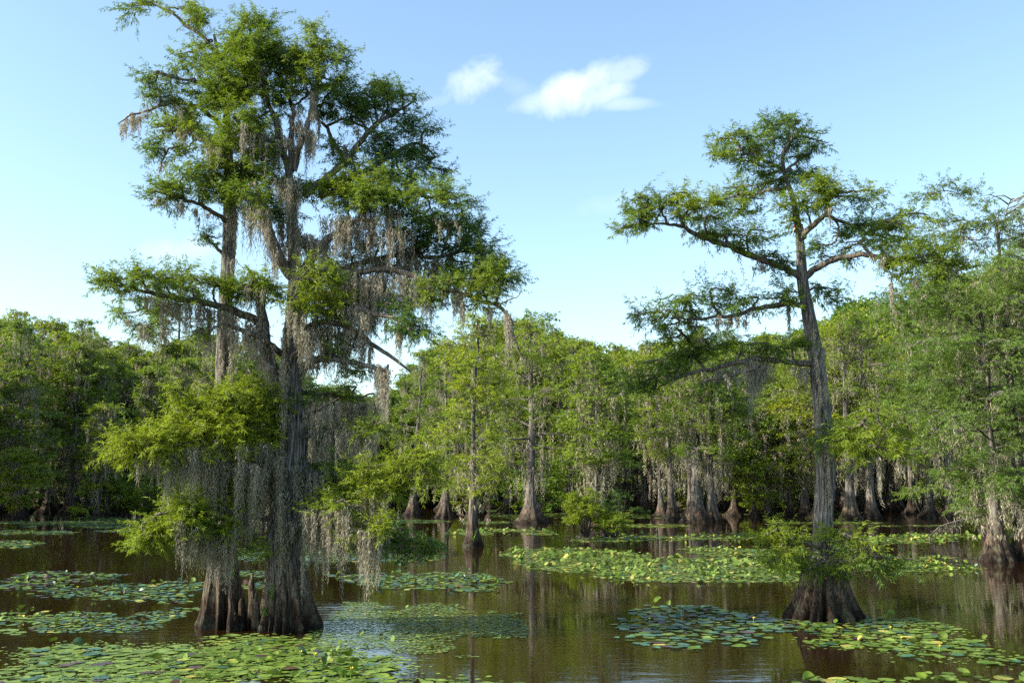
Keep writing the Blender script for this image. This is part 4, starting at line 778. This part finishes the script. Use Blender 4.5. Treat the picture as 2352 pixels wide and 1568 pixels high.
# right edge group
RG = dict(fl=.17, fw=.030, K=19, ncl=12, bR=.75, clen=.6, mq=(.20, .042))
mid_tree(240, 2292, 1288, 650, 'large cypress with a red-brown ribbed base near the right edge', 210, 190, 'flat', flare_px=44, tr_px=16, nl=44, bpl=9, tint=(2.0, 2.4), droop=.45, moss=130, mlen=1.4, **RG)
mid_tree(241, 2352, 1287, 470, 'tallest cypress at the right edge, cut by the picture border', 190, 190, 'flat', flare_px=34, tr_px=18, nl=46, bpl=8, tint=(2.2, 2.7), droop=.5, moss=110, mlen=1.5, **RG)
mid_tree(242, 2268, 1226, 690, 'small cypress with a stubby base behind the red-brown ribbed one', 150, 120, 'round', flare_px=20, tr_px=9, nl=30, bpl=6, tint=(2.1, 2.5), droop=.6, moss=110, mlen=1.6, **{**RG, 'fl': .22, 'fw': .04})
mid_tree(243, 2440, 1262, 520, 'cypress whose boughs reach in from beyond the right border', 230, 150, 'round', flare_px=34, tr_px=16, nl=30, bpl=8, tint=(2.1, 2.6), droop=.45, moss=100, mlen=1.6, **RG)
# left side
mid_tree(250, 170, 1178, 722, 'olive-green layered cypress standing out from the dark stand at left', 85, 60, 'column', flare_px=16, tr_px=9, nl=30, bpl=4, tint=(.3, .5), moss=120, mlen=2.2, **{**FINE, 'fl': .32, 'fw': .075})
mid_tree(251, 375, 1152, 800, 'cypress with a straight pale trunk in the shade behind the left skirt of moss', 100, 250, 'round', flare_px=14, tr_px=12, nl=22, bpl=5, tint=(.25, .5), moss=60, mlen=2.4, **{**FINE, 'fl': .34, 'fw': .09, 'K': 8})
mid_tree(252, 392, 1160, 640, 'tall thin-crowned cypress behind the long left limb, top above the tree line', 120, 340, 'flat', flare_px=12, tr_px=9, nl=22, bpl=4, tint=(.5, .75), moss=80, mlen=2.8, **{**FINE, 'fl': .34, 'fw': .09, 'K': 8})
mid_tree(253, 330, 1186, 1092, 'small olive bush-like cypress beside the straight pale trunk in the shade', 52, 8, 'flat', flare_px=6, tr_px=3, nl=16, bpl=4, tint=(.1, .4), moss=6, mlen=.8, **{**FINE, 'fl': .28, 'fw': .07, 'bR': .6})
mid_tree(254, 40, 1180, 730, 'big dark round-crowned cypress at the left edge', 130, 90, 'round', flare_px=18, tr_px=12, nl=34, bpl=5, tint=(.6, .85), moss=90, mlen=2.4, **{**FINE, 'fl': .34, 'fw': .095, 'K': 8})
# bushy sprouts round the base of the sprouting cypress
def bush(name, u, v, ru, rv, dd, n, tints, label, cat='bush', group=None, seed=1, fl=.16, fw=.035):
    r = np.random.default_rng(seed); g = ground(u, v); Yd = g[1] + dd; px = Yd / FPX
    wood, leaf = MB(), MB(); cs, rs, Rs, ts = [], [], [], []
    base = P(u, v, Yd); base[2] = .05
    for k in range(n):
        q = r.normal(0, 1, 3); q = q / np.linalg.norm(q) * r.uniform(.3, 1) ** .5
        c = base + np.array((q[0] * ru * px, q[1] * ru * px * .8, (abs(q[2]) * 1.0 + .5) * rv * px))
        cs.append(c); rs.append(base + np.array((q[0] * ru * px * .15, 0, .1))); Rs.append(r.uniform(.35, .6) * ru * px * .5); ts.append(r.uniform(*tints))
    boughs(leaf, wood, cs, rs, Rs, ts, r, ncl=12, K=14, fl=fl, fw=fw, clen=.4, twig_r=.012)
    root = empty(name, base, label, cat, group)
    for mb, nm, m in ((wood, 'stem', M_LIMB), (leaf, 'foliage', M_LEAF)):
        o = mb.build(nm, m, origin=base); o.location = (0, 0, 0); o.parent = root
    return root
bush('cypress_sprouts', 1345, 1236, 44, 78, -1.6, 60, (0, .2), 'bright green cypress sprouts on the left of the knobbly base', 'bush', None, 1)
bush('cypress_sprouts', 1410, 1236, 40, 44, -1.8, 30, (0, .15), 'yellow-green sprouts spilling right over the knobbly knees', 'bush', None, 2)
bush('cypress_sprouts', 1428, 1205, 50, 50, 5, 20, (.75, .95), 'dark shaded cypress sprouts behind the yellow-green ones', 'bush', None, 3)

# ------------------------------------------------------------------ water lilies
def pad_geo(seed, n=15, curl=0.0, fold=0.0, notch=.30):
    r = np.random.default_rng(seed); th = np.linspace(notch / 2, 2 * math.pi - notch / 2, n)
    rad = 1 + .05 * np.sin(th * 3 + r.uniform(0, 6)) + r.normal(0, .02, n)
    def z(x, y, q): return curl * q ** 2 * .22 * (1 + .6 * np.sin(2 * np.arctan2(y, x) + seed)) + fold * np.abs(y) * .75 + .012 * np.sin(3 * x + 5 * y)
    V = [(.06, 0, 0)]
    for q in (.55, 1.0):
        x, y = np.cos(th) * rad * q, np.sin(th) * rad * q; V += list(zip(x, y, z(x, y, q)))
    t = [(0, i + 1, i + 2) for i in range(n - 1)]; qd = [(i + 1, i + 1 + n, i + 2 + n, i + 2) for i in range(n - 1)]
    return np.array(V), np.array(qd), np.array(t)
PG = {'flat': [pad_geo(s, 13, .08) for s in (1, 2, 3)], 'wavy': [pad_geo(s, 13, .5) for s in (4, 5)], 'curled': [pad_geo(6, 13, .8, .5), pad_geo(7, 13, .5, 1.0), pad_geo(8, 13, 1.0, .8)]}
PMESH = {}
for kk, gs in PG.items():
    for i, (v, q, t) in enumerate(gs):
        for mk, mm in PADM.items():
            b_ = MB(); b_.add(v, q, t); PMESH[kk, i, mk] = b_.mesh('lily_pad', mm, True)
small = (np.array([(0.05, 0, 0)] + [(math.cos(a), math.sin(a), .03 * math.sin(3 * a)) for a in np.linspace(.2, 6.08, 6)]), np.zeros((0, 4), int), np.array([(0, i, i + 1) for i in range(1, 6)]))
_a = np.linspace(.15, 6.13, 7); mid_g = (np.array([(.05, 0, 0)] + [(math.cos(a), math.sin(a), .05 * math.sin(3 * a)) for a in _a]), np.zeros((0, 4), int), np.array([(0, i, i + 1) for i in range(1, 7)]))
def inst_many(mb, geo, pos, rot, sc, tilt, col):
    V, q, t = geo; n = len(pos); m = len(V)
    c, s = np.cos(rot)[:, None], np.sin(rot)[:, None]
    x, y, z = V[:, 0][None] * sc[:, None], V[:, 1][None] * sc[:, None], V[:, 2][None] * sc[:, None]
    z = z + x * tilt[:, :1] + y * tilt[:, 1:]
    W_ = np.stack([x * c - y * s, x * s + y * c, z], -1) + pos[:, None, :]
    o = (np.arange(n) * m)[:, None, None]
    mb.add(W_.reshape(-1, 3), (q[None] + o).reshape(-1, 4) if len(q) else None, (t[None] + o).reshape(-1, 3), np.repeat(col, m, 0))

obstacles = [(A.base, .75), (B.base, .85), (C.base, 1.05)]
PICK = dict(n=0)
def lily_patch(label, ells, r=.17, gap=.95, mixw=None, raised=0., thr=0., nz=1.3, seed=1, limit=300, extra_small=0, small_r=.045, flowers=0, ind=True, cat='water lilies', raise_h=.16, name='lily_patch'):
    g = np.random.default_rng(seed); pts = []
    cols = list(mixw.keys()); wts = np.array(list(mixw.values()), float); wts /= wts.sum()
    for e in ells:
        u, v, ru, rv = e[:4]; sl = e[4] if len(e) > 4 else 0
        a = ground(u, v); y0 = ground(u, v + rv)[1]; y1 = ground(u, max(v - rv, 1119))[1]
        x0, x1 = ground(u - ru, v - rv)[0], ground(u + ru, v - rv)[0]; xa, xb = ground(u - ru, v + rv)[0], ground(u + ru, v + rv)[0]
        x0, x1 = min(x0, xa), max(x1, xb)
        area = (x1 - x0) * (y1 - y0); n = int(min(60000, area / (r * r) * 2.2)); X = g.uniform(x0, x1, n); Y_ = g.uniform(y0, y1, n)
        pu, pv = uv_of(np.stack([X, Y_, np.zeros(n)], 1))
        dv = pv - v - sl * (pu - u)
        f = 1 - ((pu - u) / ru) ** 2 - (dv / rv) ** 2 + .75 * vnoise(X * nz / (1 + Y_ / 40), Y_ * nz * .6 / (1 + Y_ / 40), seed) + .5 * vnoise(X * nz * 2.2, Y_ * nz * 1.5, seed + 1) - thr - .12
        k = (f > 0) & (pv < 1600) & (pu > -120) & (pu < 2470); pts.append(np.stack([X[k], Y_[k]], 1))
    pts = np.concatenate(pts); g.shuffle(pts)
    # thin out so that pads touch and overlap only a little
    cell = r * 1.6 * gap; grid = {}; keep = []; rad = r * g.uniform(.45, 1.2, len(pts))
    for i, (x, y) in enumerate(pts):
        if any((x - o[0]) ** 2 + (y - o[1]) ** 2 < q * q for o, q in obstacles): continue
        c0, c1 = int(x // cell), int(y // cell); ok = True
        for a in (-1, 0, 1):
            for b in (-1, 0, 1):
                for j in grid.get((c0 + a, c1 + b), ()):
                    if (pts[j, 0] - x) ** 2 + (pts[j, 1] - y) ** 2 < (cell * .95) ** 2: ok = False; break
                if not ok: break
            if not ok: break
        if ok: grid.setdefault((c0, c1), []).append(i); keep.append(i)
    pts = pts[keep]; rad = rad[keep]
    if not len(pts): return
    cen = np.array((pts[:, 0].mean(), pts[:, 1].mean(), 0)); root = empty(name, cen, label, cat, 'lily mats on the water')
    order = np.argsort(pts[:, 1] / rad); pts, rad = pts[order], rad[order]
    vis = np.array([0 <= a <= 2352 and b <= 1575 for a, b in zip(*uv_of(np.c_[pts, np.zeros(len(pts))]))])
    cc = g.choice(len(cols), len(pts), p=wts)
    pn = vnoise(pts[:, 0] * .9, pts[:, 1] * .5, seed + 7)
    rais = (g.random(len(pts)) < raised * (1 + 1.5 * pn))
    nind = 0; rest = []
    for i in range(len(pts)):
        if ind and nind < limit and vis[i] and rad[i] * 2 * 2489 / pts[i, 1] > 9:
            nind += 1
            kk = 'curled' if rais[i] else ('flat' if g.random() < .75 else 'wavy'); j = g.integers(0, len(PG[kk]))
            mk = cols[cc[i]]
            o = bpy.data.objects.new('raised_leaf' if rais[i] else 'lily_pad', PMESH[kk, j, mk]); COL.objects.link(o); o.parent = root
            s = rad[i] * (.72 if rais[i] else 1)
            o.location = (pts[i, 0] - cen[0], pts[i, 1] - cen[1], (g.uniform(.25, 1) * raise_h if rais[i] else g.uniform(.008, .03)))
            o.scale = (s, s * g.uniform(.85, 1), s)
            tl = .45 if rais[i] else .035
            o.rotation_euler = (g.normal(0, tl), g.normal(0, tl), g.uniform(0, 6.28))
        else: rest.append(i)
    rest = np.array(rest, int)
    for ci, mk in enumerate(cols):
        k = rest[cc[rest] == ci] if len(rest) else rest
        if not len(k): continue
        mb = MB(); ra = rais[k]; n = len(k)
        pos = np.stack([pts[k, 0] - cen[0], pts[k, 1] - cen[1], np.where(ra, g.uniform(.25, 1, n) * raise_h, g.uniform(.008, .035, n))], 1)
        inst_many(mb, mid_g, pos, g.uniform(0, 6.28, n), rad[k], np.where(ra[:, None], g.normal(0, .5, (n, 2)), g.normal(0, .03, (n, 2))), g.uniform(.75, 1.25, (n, 1)) * np.ones((1, 3)))
        o = mb.build('lily_pad', PADM[mk], root, True); o['kind'] = 'stuff'
    if extra_small:
        n = extra_small; j = g.integers(0, len(pts), n); pos = np.c_[pts[j] + g.normal(0, r * 2.2, (n, 2)), g.uniform(.006, .012, n)] - cen; pos[:, 2] = g.uniform(.004, .012, n)
        mb = MB(); inst_many(mb, small, pos, g.uniform(0, 6.28, n), small_r * g.uniform(.6, 1.3, n), g.normal(0, .05, (n, 2)), g.uniform(.75, 1.25, (n, 1)) * np.ones((1, 3)))
        o = mb.build('floating_leaf', PADM['lime'], root); o['kind'] = 'stuff'
    for q in range(flowers):
        j = g.integers(0, max(1, min(len(pts), limit))); mb = MB(); p = pts[j]; h = g.uniform(.10, .2)
        tube(mb, smooth_path([(0, 0, -.02, .008), (.01, 0, h * .6, .007), (.015, .01, h, .006)], 5), 5)
        fl_ = MB(); R = .028
        for a in np.linspace(0, 6.28, 7)[:-1]:
            ca, sa = math.cos(a), math.sin(a)
            fl_.add([(.015, .01, h), (.015 + ca * R - sa * R * .5, .01 + sa * R + ca * R * .5, h + R * .7), (.015 + ca * R * 1.1, .01 + sa * R * 1.1, h + R * 1.7), (.015 + ca * R + sa * R * .5, .01 + sa * R - ca * R * .5, h + R * .7)], [[0, 1, 2, 3]])
        o = fl_.build('yellow_flower', M_FLOWER, root); o.location = (p[0] - cen[0], p[1] - cen[1], 0)
        s = mb.build('flower_stem', M_SPROUT, o)
    PICK['n'] += nind
    return root

G1 = dict(green=6, lime=4, blue=.8, purple=.7, yellow=.2)
G2 = dict(green=4, blue=4, lime=1.2, purple=.5, yellow=.2)
G3 = dict(green=5, lime=5, yellow=1.1, blue=.5)
lily_patch('wide foreground mat of large round pads at the bottom left',
           [(330, 1535, 330, 62), (760, 1545, 260, 60, .02), (200, 1500, 170, 22), (600, 1490, 130, 30), (900, 1560, 200, 30), (60, 1560, 120, 30)], .165, .86, G1, .025, 0.42, nz=1.0, seed=1, extra_small=5600, small_r=.05, flowers=3)
lily_patch('clump of upturned glossy green leaves within the big bottom mat',
           [(650, 1530, 150, 30), (800, 1555, 120, 24)], .125, .95, dict(green=7, lime=2, yellow=.2), .32, 0.0, seed=2, flowers=0, raise_h=.12)
lily_patch('fine-leaved floating mat of tiny yellow-green leaves beside the big left base',
           [(960, 1425, 240, 42, .03), (900, 1480, 180, 22), (1100, 1446, 110, 14, 0), (820, 1455, 110, 40)], .05, .95, dict(green=3, lime=6, yellow=.3, blue=1), .02, -.05, nz=1.6, seed=3, ind=False, cat='floating leaves', raise_h=.05)
lily_patch('string of pads in front of the left ribbed bases', [(560, 1432, 50, 7), (650, 1438, 60, 6), (640, 1478, 60, 14), (545, 1466, 70, 12)], .12, 1.0, dict(green=2, lime=5), .0, 0, seed=4)
lily_patch('loose mat with purple undersides at the left edge, nearest the mossy bases', [(150, 1330, 150, 18, -.02), (60, 1345, 60, 12)], .14, 1.0, dict(green=5, blue=3, purple=2.5, lime=1), .12, .1, seed=5, raise_h=.14)
lily_patch('blue-green mat reaching to the left ribbed base', [(300, 1362, 190, 22, .01), (420, 1345, 70, 12)], .13, .98, G2, .12, .05, seed=6, raise_h=.14, flowers=1)
lily_patch('bright clump with upright leaves against the left edge below the other mats', [(55, 1420, 100, 24), (20, 1450, 40, 12)], .13, .95, dict(green=6, lime=3, yellow=.5, blue=1), .2, 0, seed=7)
lily_patch('thin pale mat of small leaves left of the mossy bases', [(230, 1430, 140, 24, -.03), (360, 1412, 70, 10)], .09, 1.0, G2, .02, .1, seed=8)
lily_patch('small scattered pads just left of the mossy bases', [(400, 1385, 70, 10), (420, 1400, 60, 10)], .13, 1.25, G2, 0, .3, seed=9)
lily_patch('mat glimpsed behind the two left bases', [(720, 1275, 220, 16), (940, 1280, 90, 10), (590, 1318, 60, 8), (600, 1345, 40, 8)], .135, 1.0, G2, .05, .05, seed=10)
lily_patch('mat with a few pale upright leaves right of the long hanging moss', [(990, 1335, 210, 24, .03), (1010, 1325, 110, 14), (820, 1322, 70, 6)], .135, .97, G2, .10, .1, seed=11, flowers=1, raise_h=.2)
lily_patch('large bright central mat crowded with yellow-green curled leaves', [(1480, 1300, 300, 26, .05), (1300, 1272, 150, 12), (1620, 1320, 260, 18), (1780, 1300, 140, 18)], .11, .82, G3, .20, -.25, seed=12, flowers=3, raise_h=.13)
lily_patch('mat with curled yellow leaves to the left of the leafy skirt of the single cypress', [(1700, 1268, 150, 9), (1600, 1262, 60, 5)], .125, .9, G3, .22, 0, seed=13, raise_h=.12)
lily_patch('low mat spreading right from the leafy skirt of the single cypress', [(2080, 1300, 170, 13), (2130, 1282, 110, 6), (2200, 1306, 60, 6)], .13, .95, G3, .22, .05, seed=14, flowers=1)
lily_patch('yellowish strip of pads in front of the right shore', [(2090, 1240, 110, 9), (2180, 1230, 90, 5), (2010, 1236, 60, 6)], .14, .92, G3, .15, .0, seed=15)
lily_patch('dark blue-green mat of flat pads between the centre and the single cypress', [(1590, 1430, 180, 40, .02), (1560, 1470, 140, 26), (1700, 1418, 90, 18), (1690, 1470, 70, 26)], .155, 1.0, dict(green=3, blue=5, purple=1.4, yellow=.12, lime=.5), .04, .12, seed=16, flowers=2)
lily_patch('four flat pads in a row left of the single base', [(1850, 1384, 0.1, .1), (1900, 1384, 60, 4), (1880, 1379, 50, 3)], .17, 1.2, dict(blue=3), 0, -.1, seed=17)
lily_patch('long mat of overlapping pads that starts at the foot of the single cypress', [(2010, 1440, 180, 26, .06), (2180, 1490, 180, 30, .1), (1950, 1475, 110, 14), (2300, 1520, 90, 16)], .15, .94, dict(green=6, blue=1.2, lime=2.6, purple=.5, yellow=.35), .03, .05, seed=18, extra_small=800, flowers=3, raise_h=.14)
lily_patch('small pads crowding round the left side of the single base', [(1840, 1432, 90, 12), (1760, 1440, 60, 10)], .11, .95, G2, 0, .1, seed=19)
lily_patch('row of pads cut by the bottom edge at right', [(2050, 1570, 300, 22), (1880, 1575, 90, 12)], .165, .95, dict(green=6, lime=2, yellow=.6), .05, 0, seed=20, raise_h=.07)
lily_patch('short strip of pads at the bottom edge, centre', [(1100, 1578, 110, 12), (1000, 1570, 60, 12)], .12, .95, dict(green=4, lime=4), .05, 0, seed=21)
lily_patch('green strip of pads with yellow leaves crossing behind the sprouting base', [(1560, 1235, 170, 8), (1420, 1240, 110, 5), (1640, 1228, 90, 5)], .17, .95, dict(green=4, lime=3, yellow=1.2, blue=1.5), .1, .1, seed=22)
lily_patch('thin yellow-flecked strip of pads beyond the slender channel tree', [(1160, 1219, 110, 4), (1080, 1226, 50, 3), (1240, 1226, 50, 3)], .17, .95, G3, .12, .1, seed=23)
lily_patch('wide pale sheet of pads far off in front of the middle tree line', [(1380, 1178, 240, 12), (1300, 1164, 150, 6), (1580, 1170, 200, 6), (1120, 1200, 60, 3)], .22, 1.05, dict(green=4, lime=4, yellow=1, blue=2), 0, .05, seed=24, ind=False)
lily_patch('far strip of pads along the shaded right shore', [(1760, 1178, 220, 5), (1900, 1200, 140, 3), (2130, 1207, 110, 2.5), (1480, 1207, 90, 4)], .22, 1.0, G3, 0, .05, seed=25, ind=False)
lily_patch('broad thin mats in the shaded water at the far left', [(120, 1200, 170, 6), (240, 1206, 190, 7), (60, 1222, 110, 5), (330, 1219, 100, 3), (330, 1193, 110, 4), (40, 1250, 60, 9)], .18, .95, G2, 0, .05, seed=26)
lily_patch('faint strips of pads in the deep shade at far left', [(200, 1188, 120, 2.5), (350, 1178, 80, 2), (300, 1160, 90, 1.5)], .2, 1.0, G2, 0, .05, seed=27, ind=False)
lily_patch('pads in the channel between the far flared trunks', [(1180, 1186, 50, 5), (960, 1197, 80, 4), (1120, 1172, 70, 4)], .2, 1.0, G2, 0, .05, seed=28, ind=False)
lily_patch('few tiny floating leaves alone in the dark open water', [(1076, 1508, 28, 2.5)], .045, 1.2, dict(lime=1), 0, -.2, seed=29)

# ------------------------------------------------------------------ small things
def sprout(u, v, dY, Yref, hpx, label, seed):
    r = np.random.default_rng(seed); p = P(u, v, Yref + dY); px = Yref / FPX
    root = empty('leafy_sprout', p, label, 'plant')
    st = MB(); lv = []
    for k in range(5):
        a = r.uniform(0, 6.28); e = np.array((math.cos(a) * .35, -abs(math.sin(a)) * .3, r.uniform(.5, 1))) * hpx * px
        pa = smooth_path([(0, 0, 0, .006), (*(e * .5 + np.array((0, 0, .02))), .005), (*e, .002)], 6); tube(st, pa, 4)
        for q in range(6):
            lv.append((pa[min(5, q), :3] + r.normal(0, .012, 3)))
    s = st.build('stem', M_SPROUT, root)
    for b_ in lv:
        d = nrm(r.normal(0, 1, 3) * (1, 1, .3)); sd = nrm(np.cross(d, (0, 0, 1.0) + r.normal(0, .3, 3))); l_ = r.uniform(.06, .12); m = MB()
        mid = d * l_ * .5 + np.array((0, 0, .012))
        m.add([(0, 0, 0), mid + sd * l_ * .22, d * l_ - np.array((0, 0, .02)), mid - sd * l_ * .22], [[0, 1, 2, 3]])
        o = m.build('leaf', M_SPROUT, root); o.location = tuple(b_)
sprout(624, 1372, -.55, YL, 40, 'small green seedling growing from the left side of the big forked base', 1)
sprout(607, 1412, -.55, YL, 22, 'tiny sprout low on the left edge of the big forked base, just above the water', 2)
sprout(536, 1320, -.45, YL, 34, 'yellow-green leafy sprout on the straight stem above its fluted base', 3)
sprout(1882, 1345, -.75, 27.2, 38, 'bright leafy sprout in the middle of the wide ribbed base at right', 4)
sprout(1845, 1312, -.6, 27.2, 20, 'little leafy sprout on the left shoulder of the wide ribbed base', 5)
sprout(1088, 1240, -.9, 56, 26, 'fresh green sprout at the foot of the slender channel tree', 6)

def ball(mb, c, rx, ry, rz, n=10, m=7):
    th = np.linspace(0, 2 * math.pi, n, endpoint=False); V = [(c[0], c[1], c[2] - rz)]
    for i in range(1, m): 
        f = math.pi * i / m; V += [(c[0] + rx * math.sin(f) * math.cos(t), c[1] + ry * math.sin(f) * math.sin(t), c[2] - rz * math.cos(f)) for t in th]
    V.append((c[0], c[1], c[2] + rz)); q = []; t_ = []
    for i in range(m - 2):
        for j in range(n): q.append((1 + i * n + j, 1 + i * n + (j + 1) % n, 1 + (i + 1) * n + (j + 1) % n, 1 + (i + 1) * n + j))
    for j in range(n): t_ += [(0, 1 + (j + 1) % n, 1 + j), (len(V) - 1, 1 + (m - 2) * n + j, 1 + (m - 2) * n + (j + 1) % n)]
    mb.add(V, q, t_)
def bird(u, v, Yd, heading, label, head, body, L_=.2, upright=False, name='perched_bird'):
    p = P(u, v, Yd); root = empty(name, p, label, 'bird'); root.rotation_euler = (0, math.radians(-62) if upright else 0, heading)
    b = MB(); tube(b, smooth_path([(-L_ * .45, 0, 0, .006), (-L_ * .3, 0, .01, L_ * .13), (0, 0, .012, L_ * .2), (L_ * .22, 0, .03, L_ * .16), (L_ * .36, 0, .05, L_ * .1)], 14), 10)
    b.build('body', body, root, True)
    h = MB(); ball(h, (L_ * .42, 0, .065), L_ * .12, L_ * .1, L_ * .11); h.build('head', head, root, True)
    k = MB(); tube(k, smooth_path([(L_ * .5, 0, .062, .010), (L_ * .66, 0, .055, .002)], 4), 6); k.build('beak', M_BLACK, root)
    t = MB(); t.add([(-L_ * .3, .02, .01), (-L_ * .3, -.02, .01), (-L_ * .85, -.025, -.02), (-L_ * .85, .025, -.02), (-L_ * .3, .02, .0), (-L_ * .3, -.02, .0), (-L_ * .85, -.025, -.028), (-L_ * .85, .025, -.028)],
                     [[0, 1, 2, 3], [7, 6, 5, 4], [0, 4, 5, 1], [2, 6, 7, 3], [1, 5, 6, 2], [0, 3, 7, 4]]); t.build('tail', M_BLACK, root)
    for s in (-1, 1):
        w = MB(); ball(w, (-L_ * .05, s * L_ * .17, .015), L_ * .3, L_ * .05, L_ * .13); w.build('wing', M_BLACK if body is not M_RED else M_RED, root, True)
bird(1826, 530, 27.05, 0.0, 'red-headed woodpecker clinging to the bare upper trunk of the single cypress at right', M_RED, M_WHITE, .22, True)
bird(336, 706, 27.2, .2, 'small bright red bird perched among the far left boughs', M_RED, M_RED, .12)
# dead branch that dips into the water by the right shore
dp = ground(2190, 1226); Yd = dp[1] * .9
db = MB(); br_ = smooth_path([(*P(2262, 1180, Yd), .10), (*P(2220, 1192, Yd), .09), (*P(2180, 1202, Yd - .5), .07), (*P(2155, 1212, Yd - .8), .05), (*P(2135, 1232, Yd - 1), .03)], 16)
tube(db, br_, 7); r_ = np.random.default_rng(4)
for k in range(26):
    j = r_.integers(6, 16); s_ = br_[j, :3]; e_ = s_ + r_.normal(0, .4, 3) + np.array((0, 0, -.35)); tube(db, smooth_path([(*s_, .022), (*((s_ + e_) / 2 + r_.normal(0, .06, 3)), .014), (*e_, .005)], 5), 4)
db_o = db.build('fallen_branch', M_LIMB, origin=dp); tag(db_o, 'bare fallen branch with drooping twigs dipping to the water near the right shore', 'branch')
bm2 = MB(); moss_clumps(bm2, br_[6:, :3][r_.integers(0, 10, 16)], r_.uniform(.2, .7, 16), .12, 8, .1, .025, r_)
o_ = bm2.build('hanging_moss', M_MOSS, origin=dp); o_.location = (0, 0, 0); o_.parent = db_o
